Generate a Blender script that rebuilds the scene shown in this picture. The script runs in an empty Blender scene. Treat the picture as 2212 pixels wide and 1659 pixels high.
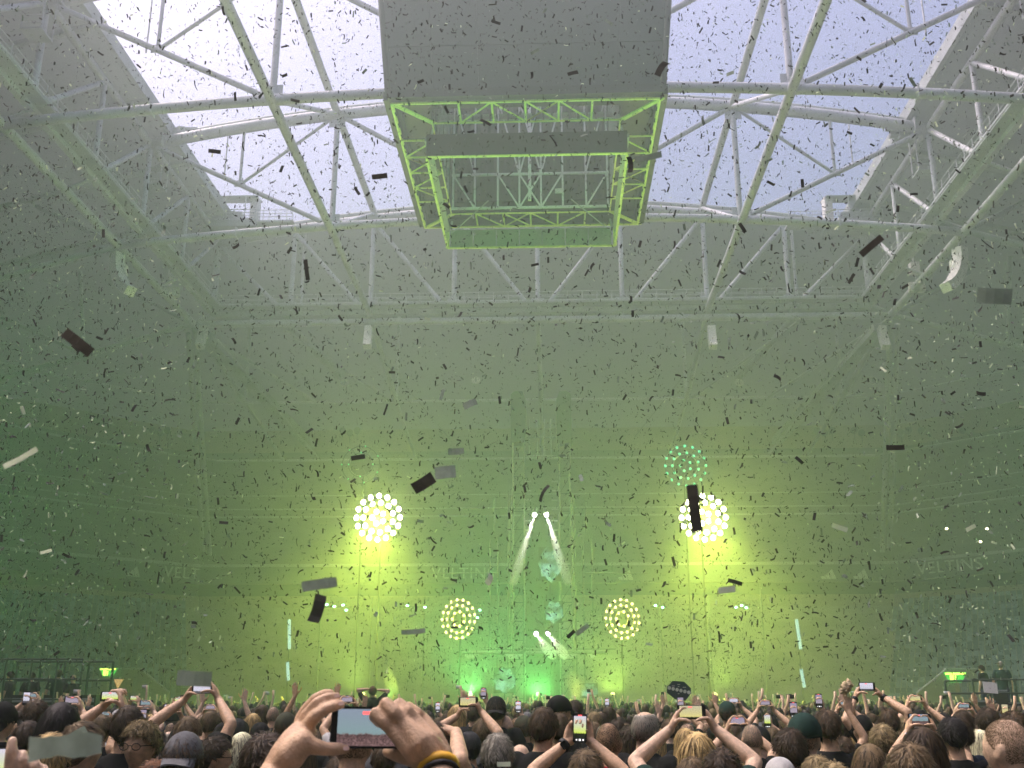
import bpy, bmesh, math, random
import numpy as np
from mathutils import Vector, Matrix, Euler
random.seed(7); np.random.seed(7)
R = math.radians
scene = bpy.context.scene
COL = scene.collection

# ------------------------------------------------------------------ camera
CAM = Vector((1.15, 0.0, 1.92))
PITCH, YAW, FPX = R(16.9), R(2.2), 2243.0        # focal length in pixels of a 2212 x 1659 picture
cd = bpy.data.cameras.new('camera'); cam = bpy.data.objects.new('camera', cd); COL.objects.link(cam)
cd.sensor_width = 36.0; cd.lens = FPX / 2212 * 36.0; cd.clip_start = 0.02; cd.clip_end = 2000
cam.location = CAM; cam.rotation_euler = (math.pi/2 + PITCH, 0, YAW)
scene.camera = cam
cd.dof.use_dof = True; cd.dof.focus_distance = 18.0; cd.dof.aperture_fstop = 11.0      # a phone lens: only what is very near is soft
CROT = Euler((math.pi/2 + PITCH, 0, YAW)).to_matrix()

# ------------------------------------------------------------------ sky, sun, exposure
SUN_EL, SUN_AZ = R(60), R(-78)
world = bpy.data.worlds.new('World'); scene.world = world; world.use_nodes = True
nt = world.node_tree; nt.nodes.clear()
wo = nt.nodes.new('ShaderNodeOutputWorld'); bg = nt.nodes.new('ShaderNodeBackground')
sk = nt.nodes.new('ShaderNodeTexSky'); sk.sky_type = 'NISHITA'; sk.sun_disc = False
sk.sun_elevation = SUN_EL; sk.sun_rotation = SUN_AZ; sk.air_density = 1.0; sk.dust_density = 10.0; sk.ozone_density = 2.5
bg.inputs['Strength'].default_value = 0.15
tint = nt.nodes.new('ShaderNodeMix'); tint.data_type = 'RGBA'; tint.blend_type = 'MULTIPLY'; tint.inputs[0].default_value = 1.0
tint.inputs[7].default_value = (1.07, 0.96, 1.13, 1)      # a faintly violet overcast
nt.links.new(sk.outputs[0], tint.inputs[6]); nt.links.new(tint.outputs[2], bg.inputs[0]); nt.links.new(bg.outputs[0], wo.inputs[0])
sl = bpy.data.lights.new('sun', 'SUN'); sl.energy = 1.5; sl.angle = R(20); sl.color = (1.0, 0.92, 0.78)
sun = bpy.data.objects.new('sun', sl); COL.objects.link(sun)
_sd = Vector((math.sin(SUN_AZ)*math.cos(SUN_EL), math.cos(SUN_AZ)*math.cos(SUN_EL), math.sin(SUN_EL)))
sun.rotation_euler = (-_sd).to_track_quat('-Z', 'Y').to_euler(); sun.location = (0, 0, 120)
vs = scene.view_settings
vs.view_transform = 'Standard'; vs.look = 'None'; vs.gamma = 1.0; vs.use_curve_mapping = False
vs.exposure = 1.06
cy = scene.cycles
cy.max_bounces = 4; cy.diffuse_bounces = 2; cy.glossy_bounces = 2; cy.transmission_bounces = 4
cy.volume_bounces = 0; cy.transparent_max_bounces = 8
cy.use_denoising = True; cy.use_adaptive_sampling = True; cy.adaptive_threshold = 0.03; cy.volume_max_steps = 64; cy.sample_clamp_indirect = 4.0
cy.caustics_reflective = False; cy.caustics_refractive = False

# ------------------------------------------------------------------ helpers
def ray(px, py):
    return (CROT @ Vector(((px - 1106.0)/FPX, -(py - 829.5)/FPX, -1.0)))
def at(px, py, X=None, Y=None, Z=None, d=None):
    """the point of the place seen at picture position px, py on the plane X=, Y= or Z= (or at depth d)"""
    r = ray(px, py)
    if X is not None: t = (X - CAM.x)/r.x
    elif Y is not None: t = (Y - CAM.y)/r.y
    elif Z is not None: t = (Z - CAM.z)/r.z
    else: t = d
    return CAM + r*t
def proj(p):
    q = CROT.transposed() @ (Vector(p) - CAM)
    return (1106 + FPX*q.x/-q.z, 829.5 - FPX*q.y/-q.z, -q.z)

WM = {}
def link(o, parent=None, M=None):
    COL.objects.link(o)
    M = M if M is not None else Matrix()
    o.matrix_basis = M
    if parent is not None:
        o.parent = parent; o.matrix_parent_inverse = WM[parent.name].inverted()
    WM[o.name] = M
    return o
def tag(o, label=None, cat=None, group=None, kind=None):
    if label: o['label'] = label
    if cat: o['category'] = cat
    if group: o['group'] = group
    if kind: o['kind'] = kind
    return o
def thing(name, label, cat, loc=(0, 0, 0), group=None):
    o = bpy.data.objects.new(name, None); o.empty_display_size = 0.2
    link(o, None, Matrix.Translation(Vector(loc))); return tag(o, label, cat, group)
def mesh_from(name, verts, faces, mats, smooth=False, midx=None):
    me = bpy.data.meshes.new(name)
    me.from_pydata([tuple(v) for v in verts], [], [tuple(f) for f in faces])
    for m in (mats if isinstance(mats, (list, tuple)) else [mats]): me.materials.append(m)
    if midx is not None: me.polygons.foreach_set('material_index', midx)
    if smooth: me.polygons.foreach_set('use_smooth', [True]*len(me.polygons))
    me.update(); return me
def mobj(name, verts, faces, mats, parent=None, smooth=False, midx=None, M=None):
    return link(bpy.data.objects.new(name, mesh_from(name, verts, faces, mats, smooth, midx)), parent, M)
def inst(name, me, parent, M, mat=None):
    o = bpy.data.objects.new(name, me)
    link(o, parent, M)
    if mat is not None:
        o.material_slots[0].link = 'OBJECT'; o.material_slots[0].material = mat
    return o
def ubox():
    v = [(x, y, z) for x in (-.5, .5) for y in (-.5, .5) for z in (-.5, .5)]
    f = [(0, 1, 3, 2), (4, 6, 7, 5), (0, 4, 5, 1), (2, 3, 7, 6), (0, 2, 6, 4), (1, 5, 7, 3)]
    return v, f
def ucyl(n=12):
    v, f = [], []
    for z in (-.5, .5):
        for i in range(n):
            a = 2*math.pi*i/n; v.append((math.cos(a), math.sin(a), z))
    for i in range(n): f.append((i, (i+1) % n, n+(i+1) % n, n+i))
    f.append(tuple(range(n-1, -1, -1))); f.append(tuple(range(n, 2*n)))
    return v, f
_cache = {}
def shared(kind, mat):
    k = (kind, mat.name)
    if k not in _cache:
        if kind == 'box': v, f = ubox(); me = mesh_from('box', v, f, mat)
        else:
            v, f = ucyl(12); me = mesh_from('tube', v, f, mat)
            me.polygons.foreach_set('use_smooth', [True]*12 + [False]*2)
        _cache[k] = me
    return _cache[k]
def frame_from(zdir, up=(0, 0, 1)):
    z = Vector(zdir).normalized(); u = Vector(up)
    if abs(z.dot(u)) > 0.98: u = Vector((0, 1, 0))
    x = u.cross(z).normalized(); y = z.cross(x)
    return Matrix((x, y, z)).transposed().to_4x4()
def tube(name, parent, p0, p1, r, mat):
    p0, p1 = Vector(p0), Vector(p1); L = (p1 - p0).length
    M = Matrix.Translation((p0+p1)/2) @ frame_from(p1-p0) @ Matrix.Diagonal((r, r, L, 1))
    return inst(name, shared('tube', mat), parent, M)
def bar(name, parent, p0, p1, w, h, mat, up=(0, 0, 1)):
    p0, p1 = Vector(p0), Vector(p1); L = (p1 - p0).length
    M = Matrix.Translation((p0+p1)/2) @ frame_from(p1-p0, up) @ Matrix.Diagonal((w, h, L, 1))
    return inst(name, shared('box', mat), parent, M)
def box(name, parent, c, s, mat, rz=0):
    M = Matrix.Translation(Vector(c)) @ Matrix.Rotation(rz, 4, 'Z') @ Matrix.Diagonal((s[0], s[1], s[2], 1))
    return inst(name, shared('box', mat), parent, M)
def sweep(pts, rad, n=10, cap=True):
    """tube along a polyline; rad is a number or a list"""
    pts = [Vector(p) for p in pts]; m = len(pts)
    rad = rad if isinstance(rad, (list, tuple)) else [rad]*m
    v, f = [], []; up = Vector((0, 0, 1)); prev = None
    for i, p in enumerate(pts):
        t = (pts[min(i+1, m-1)] - pts[max(i-1, 0)]).normalized()
        if prev is None:
            u = up if abs(t.z) < .95 else Vector((0, 1, 0)); x = u.cross(t).normalized()
        else: x = (prev - t*prev.dot(t)).normalized()
        prev = x; y = t.cross(x)
        for k in range(n):
            a = 2*math.pi*k/n; v.append(p + (x*math.cos(a) + y*math.sin(a))*rad[i])
    for i in range(m-1):
        for k in range(n):
            a = i*n+k; b = i*n+(k+1) % n; f.append((a, b, b+n, a+n))
    if cap: f.append(tuple(range(n-1, -1, -1))); f.append(tuple(range((m-1)*n, m*n)))
    return v, f
def curve_tube(name, parent, pts, r, mat, n=12):
    v, f = sweep(pts, r, n); return mobj(name, v, f, mat, parent, True)

# ------------------------------------------------------------------ materials
MATS = {}
def mat(name, col, rough=0.6, metal=0.0, noise=0.0, nscale=3.0, bump=0.0, bscale=40, spec=0.4, emit=None, estr=0.0, col2=None):
    if name in MATS: return MATS[name]
    m = bpy.data.materials.new(name); m.use_nodes = True
    t = m.node_tree; b = t.nodes['Principled BSDF']
    b.inputs['Base Color'].default_value = (*col, 1); b.inputs['Roughness'].default_value = rough
    b.inputs['Metallic'].default_value = metal; b.inputs['Specular IOR Level'].default_value = spec
    if emit: b.inputs['Emission Color'].default_value = (*emit, 1); b.inputs['Emission Strength'].default_value = estr
    if noise or bump:
        tc = t.nodes.new('ShaderNodeTexCoord'); geo = t.nodes.new('ShaderNodeNewGeometry')
    if noise:
        n = t.nodes.new('ShaderNodeTexNoise'); n.inputs['Scale'].default_value = nscale; n.inputs['Detail'].default_value = 6
        t.links.new(geo.outputs['Position'], n.inputs['Vector'])
        r = t.nodes.new('ShaderNodeValToRGB')
        c2 = col2 or tuple(c*(1-noise) for c in col)
        r.color_ramp.elements[0].color = (*c2, 1); r.color_ramp.elements[1].color = (*[min(1, c*(1+noise*.4)) for c in col], 1)
        r.color_ramp.elements[0].position = .35; r.color_ramp.elements[1].position = .65
        t.links.new(n.outputs['Fac'], r.inputs[0]); t.links.new(r.outputs[0], b.inputs['Base Color'])
    if bump:
        n2 = t.nodes.new('ShaderNodeTexNoise'); n2.inputs['Scale'].default_value = bscale; n2.inputs['Detail'].default_value = 4
        t.links.new(tc.outputs['Object'], n2.inputs['Vector'])
        bp = t.nodes.new('ShaderNodeBump'); bp.inputs['Strength'].default_value = bump; bp.inputs['Distance'].default_value = 0.01
        t.links.new(n2.outputs['Fac'], bp.inputs['Height']); t.links.new(bp.outputs[0], b.inputs['Normal'])
    MATS[name] = m; return m
def emitter(name, col, s):
    m = mat(name, (0.02, 0.02, 0.02), emit=col, estr=s); return m
STEEL = mat('white_steel', (0.47, 0.475, 0.53), 0.45, noise=.22, nscale=.7, bump=.15, bscale=8)
STEEL2 = mat('grey_steel', (0.36, 0.385, 0.40), 0.5, noise=.25, nscale=.5)
DARKST = mat('dark_steel', (0.05, 0.055, 0.06), 0.5, noise=.3)
CUBEGREY = mat('screen_grey', (0.022, 0.032, 0.034), 0.55, noise=.15, nscale=.6)
CUBEDARK = mat('screen_dark', (0.006, 0.009, 0.012), 0.5, noise=.2, nscale=.8)
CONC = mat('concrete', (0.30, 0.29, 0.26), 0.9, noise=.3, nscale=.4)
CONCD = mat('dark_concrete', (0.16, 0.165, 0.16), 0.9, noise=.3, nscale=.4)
SEATBLUE = mat('blue_seat', (0.05, 0.09, 0.17), 0.5)
_t = SEATBLUE.node_tree; _g = _t.nodes.new('ShaderNodeNewGeometry'); _r = _t.nodes.new('ShaderNodeValToRGB'); _r.color_ramp.elements[0].color = (.03, .06, .12, 1); _r.color_ramp.elements[1].color = (.22, .30, .40, 1); _r.color_ramp.elements[0].position = .3
_t.links.new(_g.outputs['Random Per Island'], _r.inputs[0]); _t.links.new(_r.outputs[0], _t.nodes['Principled BSDF'].inputs['Base Color'])
BLACK = mat('matt_black', (0.012, 0.012, 0.013), 0.6)
WHITEP = mat('white_plastic', (0.72, 0.70, 0.68), 0.5, noise=.1, nscale=2)
def roof_material():
    m = mat('roof_membrane', (0.20, 0.225, 0.235), 0.8, noise=.12, nscale=.12)
    t = m.node_tree; b = t.nodes['Principled BSDF']; out = t.nodes['Material Output']
    tr = t.nodes.new('ShaderNodeBsdfTranslucent'); tr.inputs[0].default_value = (.56, .62, .62, 1)
    mx = t.nodes.new('ShaderNodeMixShader'); mx.inputs[0].default_value = 0.03
    t.links.new(b.outputs[0], mx.inputs[1]); t.links.new(tr.outputs[0], mx.inputs[2]); t.links.new(mx.outputs[0], out.inputs[0])
    return m
ROOF = roof_material()
# ------------------------------------------------------------------ the arena shell
C = CAM.z
zA, zB, zL = 38.0+C, 46.0+C, 36.5+C           # walkway chord, top chord, lower tube of the roof frame
aA, aL, aI = 33.2, 35.0, 17.0
YF = 98.0
NODES = [50.0, 59.6, 69.2, 78.8, 88.4, 98.0]
def ztop(x): return zB + 3.5*(1-(x/aA)**2)
def zbot(x): return zL + 1.9*(1-(x/aL)**2)
def octa(hx, yn, yf, ch):
    return [(-hx+ch, yn), (hx-ch, yn), (hx, yn+ch), (hx, yf-ch), (hx-ch, yf), (-hx+ch, yf), (-hx, yf-ch), (-hx, yn+ch)]
def ring(name, o0, z0, o1, z1, material, parent=None, sub=1, kind='structure'):
    v, f = [], []; n = len(o0)
    for i in range(n):
        for (o, z) in ((o0, z0), (o1, z1)): v.append((*o[i], z))
    for i in range(n):
        j = (i+1) % n; f.append((2*i, 2*j, 2*j+1, 2*i+1))
    o = mobj(name, v, f, material, parent); tag(o, kind=kind if parent is None else None); return o
def octd(d, base=(58, -62, 117, 19.4)):   # tier outline pushed outwards by d
    hx, yn, yf, ch = base; return octa(hx+d, yn-d, yf+d, ch+d*0.586)
# ground
g = mobj('ground', [(-300, -200, 0), (300, -200, 0), (300, 400, 0), (-300, 400, 0)], [(0, 1, 2, 3)],
         mat('pitch_cover', (0.10, 0.10, 0.095), 0.85, noise=.3, nscale=.3)); tag(g, kind='structure')

# stands: a lower tier, a fascia band, an upper tier, a back wall; stepped rows are real steps
def tier(name, d0, z0, d1, z1, rows, material, label):
    v, f = [], []; n = 8
    for r in range(rows):
        da = d0 + (d1-d0)*r/rows; db = d0 + (d1-d0)*(r+1)/rows
        za = z0 + (z1-z0)*r/rows; zb = z0 + (z1-z0)*(r+1)/rows
        A, B = octd(da), octd(db); base = len(v)
        for i in range(n):
            v += [(*A[i], za), (*A[i], zb), (*B[i], zb)]
        for i in range(n):
            j = (i+1) % n
            f.append((base+3*i, base+3*j, base+3*j+1, base+3*i+1)); f.append((base+3*i+1, base+3*j+1, base+3*j+2, base+3*i+2))
    o = mobj(name, v, f, material); tag(o, label, 'grandstand'); return o
LT = dict(d0=-17.0, z0=1.3+C-1.9, d1=-1.5, z1=9.6+C, rows=22)
UT = dict(d0=0.2, z0=14.6+C, d1=28.5, z1=34.0+C, rows=34)
lower = tier('lower_grandstand', LT['d0'], LT['z0'], LT['d1'], LT['z1'], LT['rows'], CONC, 'lower grandstand tier of grey concrete steps with blue seats round the arena floor')
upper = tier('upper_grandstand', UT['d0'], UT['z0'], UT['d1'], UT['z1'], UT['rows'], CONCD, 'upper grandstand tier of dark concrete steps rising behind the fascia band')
GLASSG = mat('box_glass', (0.05, 0.07, 0.07), 0.25, noise=.3, nscale=.3)
FASC = mat('fascia_panel', (0.10, 0.125, 0.12), 0.6, noise=.2, nscale=.4)
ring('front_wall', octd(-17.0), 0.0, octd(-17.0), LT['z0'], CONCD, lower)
ring('parapet', octd(-1.5), 9.6+C, octd(-1.5), 10.9+C, mat('parapet', (0.27, 0.235, 0.19), .8, noise=.2), lower)
ring('parapet_cap', octd(-1.62), 10.9+C, octd(-1.0), 10.92+C, CONC, lower)
ring('box_glazing', octd(0.6), 9.6+C, octd(0.6), 12.4+C, GLASSG, upper)
ring('fascia_band', octd(0.0), 12.4+C, octd(0.0), 14.6+C, FASC, upper)
ring('fascia_edge', octd(-0.03), 14.3+C, octd(-0.05), 14.62+C, STEEL2, upper)
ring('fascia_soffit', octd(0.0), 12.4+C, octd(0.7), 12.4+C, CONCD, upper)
ring('back_wall', octd(28.5), 34+C, octd(28.5), 37.5+C, mat('back_wall', (0.32, 0.27, 0.21), .8, noise=.2, nscale=.2))
ring('outer_wall', octd(29.5), -0.5, octd(29.5), 37.5+C, CONC)
def rail_ring(d, z, r, name, parent, m):
    P = octd(d)
    for i in (2, 3, 4, 5, 6):
        tube(name, parent, (*P[i], z), (*P[(i+1) % 8], z), r, m)
rail_ring(9.8, 22.6+C, .09, 'gangway_rail', upper, STEEL2); rail_ring(9.8, 21.6+C, .14, 'gangway_rail', upper, STEEL2)
rail_ring(10.4, 24.4+C, .07, 'gangway_rail', upper, STEEL2)

# seats: far too many to count, one object per tier, in view only
def seats(name, T, dmin, dmax, material, label, pitch, smin=0.86):
    v, f = [], []
    bv, bf = ubox()
    rows = T['rows']
    for r in range(rows):
        d = T['d0'] + (T['d1']-T['d0'])*(r+.55)/rows; z = T['z0'] + (T['z1']-T['z0'])*(r+1)/rows
        P = octd(d)
        for i in (2, 3, 5, 6):
            a, b = Vector(P[i]), Vector(P[(i+1) % 8]); L = (b-a).length; u = (b-a)/L; nrm = Vector((-u.y, u.x))
            k = int(L/pitch)
            for s in range(k):
                q = a + u*((s+.5)*pitch)
                if q.y < 62: continue
                if (s % 44) < 3: continue                    # aisles
                for (off, dz, sx, sy, sz) in ((-.10, .22, .44, .40, .07), (-.33, .48, .44, .07, .42)):
                    c = q - nrm*off*1.0; base = len(v)
                    for (x, y, zz) in bv:
                        p = c + u*x*sx + nrm*y*sy; v.append((p.x, p.y, z + dz + zz*sz))
                    f += [tuple(base+t for t in ff) for ff in bf]
    o = mobj(name, v, f, material); tag(o, label, 'seats', kind='stuff'); return o
seats('lower_tier_seats', LT, 0, 0, SEATBLUE, 'rows of small blue plastic seats on the lower tier', 0.56)
# roof: translucent slabs round the opening, the far and near edges crowned
def roof_side(name, inner, outer, label):
    n = 16; v, f = [], []
    for i in range(n+1):
        t = i/n
        for s in range(5):
            q = s/4
            a = Vector(inner[0]).lerp(Vector(inner[1]), t); b = Vector(outer[0]).lerp(Vector(outer[1]), t)
            p = a.lerp(b, q)
            if inner[0][1] == inner[1][1]: p.z += 3.0*(1-(2*t-1)**2)*(1-q)
            v.append(p)
    for i in range(n):
        for s in range(4):
            f.append((i*5+s, i*5+s+1, i*5+s+6, i*5+s+5))
    o = mobj(name, v, f, ROOF); tag(o, label, 'roof', kind='structure'); return o
ox, oy0, oy1, zi, zo = 31.6, -48.0, 100.5, 47.4+C, 37.4+C
OC = octd(29.4)
roof_side('roof_far', [(-ox, oy1, zi), (ox, oy1, zi)], [(*OC[5], zo), (*OC[4], zo)], '')
roof_side('roof_near', [(-ox, oy0, zi), (ox, oy0, zi)], [(*OC[0], zo), (*OC[1], zo)], '')
roof_side('roof_left', [(-ox, oy0, zi), (-ox, oy1, zi)], [(*OC[7], zo), (*OC[6], zo)], '')
roof_side('roof_right', [(ox, oy0, zi), (ox, oy1, zi)], [(*OC[2], zo), (*OC[3], zo)], '')
for nm, q in (('roof_corner', ((-ox, oy1, zi), (*OC[6], zo), (*OC[5], zo))), ('roof_corner', ((ox, oy1, zi), (*OC[3], zo), (*OC[4], zo))),
              ('roof_corner', ((-ox, oy0, zi), (*OC[7], zo), (*OC[0], zo))), ('roof_corner', ((ox, oy0, zi), (*OC[2], zo), (*OC[1], zo)))):
    tag(mobj(nm, q, [(0, 1, 2)], ROOF), kind='structure')
for s in (-1, 1):     # the upstand along the edge of the opening
    e = mobj('roof_edge', [(s*ox, 30, zi-.25), (s*ox, oy1, zi-.25), (s*ox, oy1, zi+.9), (s*ox, 30, zi+.9),
                           (s*(ox+.35), 30, zi-.25), (s*(ox+.35), oy1, zi-.25), (s*(ox+.35), oy1, zi+.9), (s*(ox+.35), 30, zi+.9)],
             [(0, 1, 2, 3), (4, 7, 6, 5), (0, 4, 5, 1), (3, 2, 6, 7), (1, 5, 6, 2), (0, 3, 7, 4)], STEEL2); tag(e, kind='structure')
    for k, y in enumerate((64, 74, 84, 94)):      # ribs under the slab
        p0 = Vector((s*(ox+.4), y, zi-.15)); p1 = Vector((s*66, y, zi - 9.0)); b = bar('roof_rib', e, p0, p1, .5, .35, STEEL2)
# ------------------------------------------------------------------ roof trusses
SIDE = {-1: 'left', 1: 'right'}
def walkway(parent, p0, p1, inward, n):
    """a grated walkway with handrail posts, along p0-p1; inward is the unit vector to the open side"""
    p0, p1, w = Vector(p0), Vector(p1), Vector(inward)
    deck = bar('walkway', parent, p0 + w*.35, p1 + w*.35, 1.0, .16, STEEL2)
    bar('kerb_rail', deck, p0 + w*.88 + Vector((0, 0, .16)), p1 + w*.88 + Vector((0, 0, .16)), .05, .14, STEEL)
    for h in (.55, 1.1):
        for side in (-.14, .86):
            tube('handrail', deck, p0 + w*side + Vector((0, 0, h)), p1 + w*side + Vector((0, 0, h)), .032, STEEL)
    for i in range(n+1):
        for side in (-.14, .86):
            q = p0.lerp(p1, i/n) + w*side; tube('railing_post', deck, q, q + Vector((0, 0, 1.1)), .03, STEEL)
    return deck
for s in (-1, 1):
    t = thing('side_truss', 'white tubular steel side truss with walkway along the %s edge of the roof opening' % SIDE[s], 'truss', (s*aA, 70, zA))
    y0, y1 = 42.0, YF
    tube('top_chord', t, (s*aA, y0, zB), (s*aA, y1, zB), .31, STEEL)
    bar('bottom_chord', t, (s*aA, y0, zA-.35), (s*aA, y1, zA-.35), .45, .4, STEEL)
    tube('lower_tube', t, (s*aL, y0, zL), (s*aL, y1, zL), .36, STEEL)
    walkway(t, (s*(aA-.3), y0, zA), (s*(aA-.3), y1, zA), (-s, 0, 0), 36)
    for k, y in enumerate(NODES):
        tube('vertical', t, (s*aA, y, zA-.2), (s*aA, y, zB-.2), .22 if y < YF else .36, STEEL)
        if k: tube('diagonal', t, (s*aA, y-.3, zB-.25), (s*aA, y-9.3, zA+.1), .21, STEEL)
        tube('hanger', t, (s*aA, y, zA-.4), (s*aL, y, zL+.3), .14, STEEL)
        if y in (59.6, 78.8, 98.0):
            tube('raker', t, (s*(aL+.3), y, zL-.05), (s*60, y, 29.2+C), .30, STEEL2)
            tube('strut', t, (s*(aL+.2), y+.2, zL+.1), (s*46, y+6.5, 43.6+C), .24, STEEL2)
            tube('strut', t, (s*46, y, 33.4+C), (s*47.5, y, 42.6+C), .2, STEEL2)
            tube('strut', t, (s*46, y, 33.4+C), (s*58, y+5, 39.5+C), .18, STEEL2)
    # small work platforms hung beside the chord
    for y in (80.2, 58.5):
        c = Vector((s*(aA-.2), y, zB-3.4)); pf = box('platform', t, c, (1.5, 1.6, .12), STEEL2)
        for dx in (-.7, .7):
            for dy in (-.75, .75): tube('platform_post', pf, c + Vector((dx, dy, 0)), c + Vector((dx, dy, 3.3 if dx*s < 0 else 1.1)), .05, STEEL)
        for h in (.5, 1.05): tube('platform_rail', pf, c + Vector((-.7, -.75, h)), c + Vector((.7, -.75, h)), .03, STEEL)
# arched cross trusses
def arch(y, label, bay=True):
    t = thing('arch_truss', label, 'truss', (0, y, zL))
    xs = [aA*(-1+2*i/20) for i in range(21)]
    curve_tube('top_chord', t, [(x, y, ztop(x)) for x in xs], .5, STEEL, 14)
    curve_tube('edge_beam', t, [(x, y+.9, ztop(x)+1.15) for x in xs], .22, STEEL2, 8)
    xs = [aL*(-1+2*i/20) for i in range(21)]
    curve_tube('bottom_chord', t, [(x, y, zbot(x)) for x in xs], .36, STEEL, 14)
    for s in (-1, 1):
        A, I = Vector((s*aA, y, zB)), Vector((s*aI, y, zbot(aI)))
        tube('diagonal', t, A, I, .21, STEEL)
        m = (A+I)/2; xm = abs(m.x)
        tube('post', t, m, (s*xm, y, ztop(xm)), .13, STEEL)
        tube('brace', t, m, (s*aI, y, ztop(aI)), .14, STEEL)
        tube('vertical', t, I, (s*aI, y, ztop(aI)), .24, STEEL)
        tube('diagonal', t, (s*aI, y, ztop(aI)), (0, y, zbot(0)), .21, STEEL)
        tube('node_sleeve', t, I - Vector((.8, 0, 0)), I + Vector((.8, 0, 0)), .39, STEEL)
        box('gusset_plate', t, I + Vector((s*.1, -.02, .55)), (1.5, .07, 1.1), STEEL); box('gusset_plate', t, (s*aI, y-.02, ztop(aI)-.75), (1.4, .07, 1.0), STEEL)
        box('gusset_plate', t, (s*xm, y-.02, m.z+.1), (.9, .06, .6), STEEL); box('flange', t, (s*(aA-1.2), y, ztop(aA-1.2)), (.12, 1.25, 1.25), STEEL); box('flange', t, (s*25, y, zbot(25)), (.1, .85, .85), STEEL)
        tube('antenna_mast', t, (s*28.6, y+6, zL+9.5), (s*28.6, y+6, zL+14.5), .07, STEEL)
    tube('vertical', t, (0, y, zbot(0)), (0, y, ztop(0)), .24, STEEL)
    return t
arch(59.6, 'white tubular arch truss crossing the roof opening in front of the video cube')
arch(78.8, 'white tubular arch truss crossing the roof opening behind the video cube')
# longitudinal trusses under the opening
for s in (-1, 1):
    t = thing('long_truss', 'white tubular steel truss running lengthwise %s of the video cube' % SIDE[s], 'truss', (s*aI, 70, zL))
    zb, zt = zbot(aI), ztop(aI)
    tube('bottom_chord', t, (s*aI, 42, zb+.02), (s*aI, YF, zb-.6), .33, STEEL)
    tube('top_chord', t, (s*aI, 42, zt), (s*aI, YF, zt), .33, STEEL)
    for a, b in ((59.6, 78.8), (78.8, 98.0), (42, 59.6)):
        tube('diagonal', t, (s*aI, a, zb), (s*aI, b, zt), .2, STEEL)
# far truss
t = thing('end_truss', 'white tubular end truss with railed walkway closing the far side of the opening', 'truss', (0, YF, zA))
xs = [aA*(-1+2*i/20) for i in range(21)]
curve_tube('top_chord', t, [(x, YF, ztop(x)-.6) for x in xs], .5, STEEL, 14)
curve_tube('edge_beam', t, [(x, YF+.9, ztop(x)+.6) for x in xs], .25, STEEL2, 8)
bar('bottom_chord', t, (-aA, YF, zA-.55), (aA, YF, zA-.55), .7, .5, STEEL2)
tube('lower_tube', t, (-aL, YF, zL), (aL, YF, zL), .36, STEEL)
walkway(t, (-aA+.6, YF-.3, zA), (aA-.6, YF-.3, zA), (0, -1, 0), 44)
VX = [-25.2, -17, -8.5, 0, 8.5, 17, 25.2]
for x in VX: tube('vertical', t, (x, YF, zA-.3), (x, YF, ztop(x)-.8), .25, STEEL)
for x in (-25.2, 25.2): tube('vertical', t, (x+.9, YF+.6, zA-.3), (x+.9, YF+.6, ztop(x)-.8), .16, STEEL)
for x in VX: box('gusset_plate', t, (x, YF-.25, zA+.35), (1.3, .06, .8), STEEL)
XX = [-aA] + VX + [aA]
for i in range(8):
    a, b = (XX[i], XX[i+1]) if XX[i+1] <= 0.01 else (XX[i+1], XX[i])
    s = -1 if i < 4 else 1
    tube('diagonal', t, (a, YF, ztop(a)-1.0), (b + s*.9, YF, zA), .23, STEEL)
for x in (-aI, aI, 8.5, -8.5, -25.2, 25.2): tube('hanger', t, (x, YF, zA-.7), (x, YF, zL+.2), .13, STEEL2)
# roof structure behind the far truss
def rear(y, z, label, hx, step):
    t = thing('rear_truss', label, 'truss', (0, y, z))
    tube('bottom_chord', t, (-hx, y, z), (hx, y, z), .16, STEEL)
    for s in (-1, 1):
        tube('bottom_chord', t, (s*hx, y, z), (s*(hx+14), y-12, z+.2), .15, STEEL2)
        tube('bottom_chord', t, (s*(hx+14), y-12, z+.2), (s*(hx+24), y-26, z+.2), .15, STEEL2)
    return t
t1 = rear(117.0, 33.6+C, 'slender grey roof truss spanning behind the end truss', 40, 1)
t2 = rear(136.0, 30.9+C, 'slender grey roof truss low over the rear rows of the upper tier', 44, 1)
def zr(y): return 47.4+C + (zo-47.4-C)*(y-100.5)/(146.4-100.5)
for x in (-aI, 0, aI, -aL, aL, -26, 26):
    if abs(x) in (aI, aL):
        tube('vertical', t1, (x, 117, 33.6+C), (x, 117, zr(117)+.5), .2, STEEL)
    if abs(x) in (0, aI, aL):
        tube('spine', t1, (x, YF, zbot(x)-.8 if abs(x) < 30 else zL), (x, 117, 33.6+C), .28 if x == 0 else .3, STEEL2)
        tube('spine', t2, (x, 117, 33.6+C), (x, 136, 30.9+C), .22, STEEL2)
    if abs(x) == 26:
        tube('diagonal', t1, (x, YF+1, zL-.3), (x*.68, 117, 33.6+C), .16, STEEL2)
        tube('diagonal', t1, (x, YF+1, zL+.5), (x*.94, 124, 38.0+C), .4, STEEL2)
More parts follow.
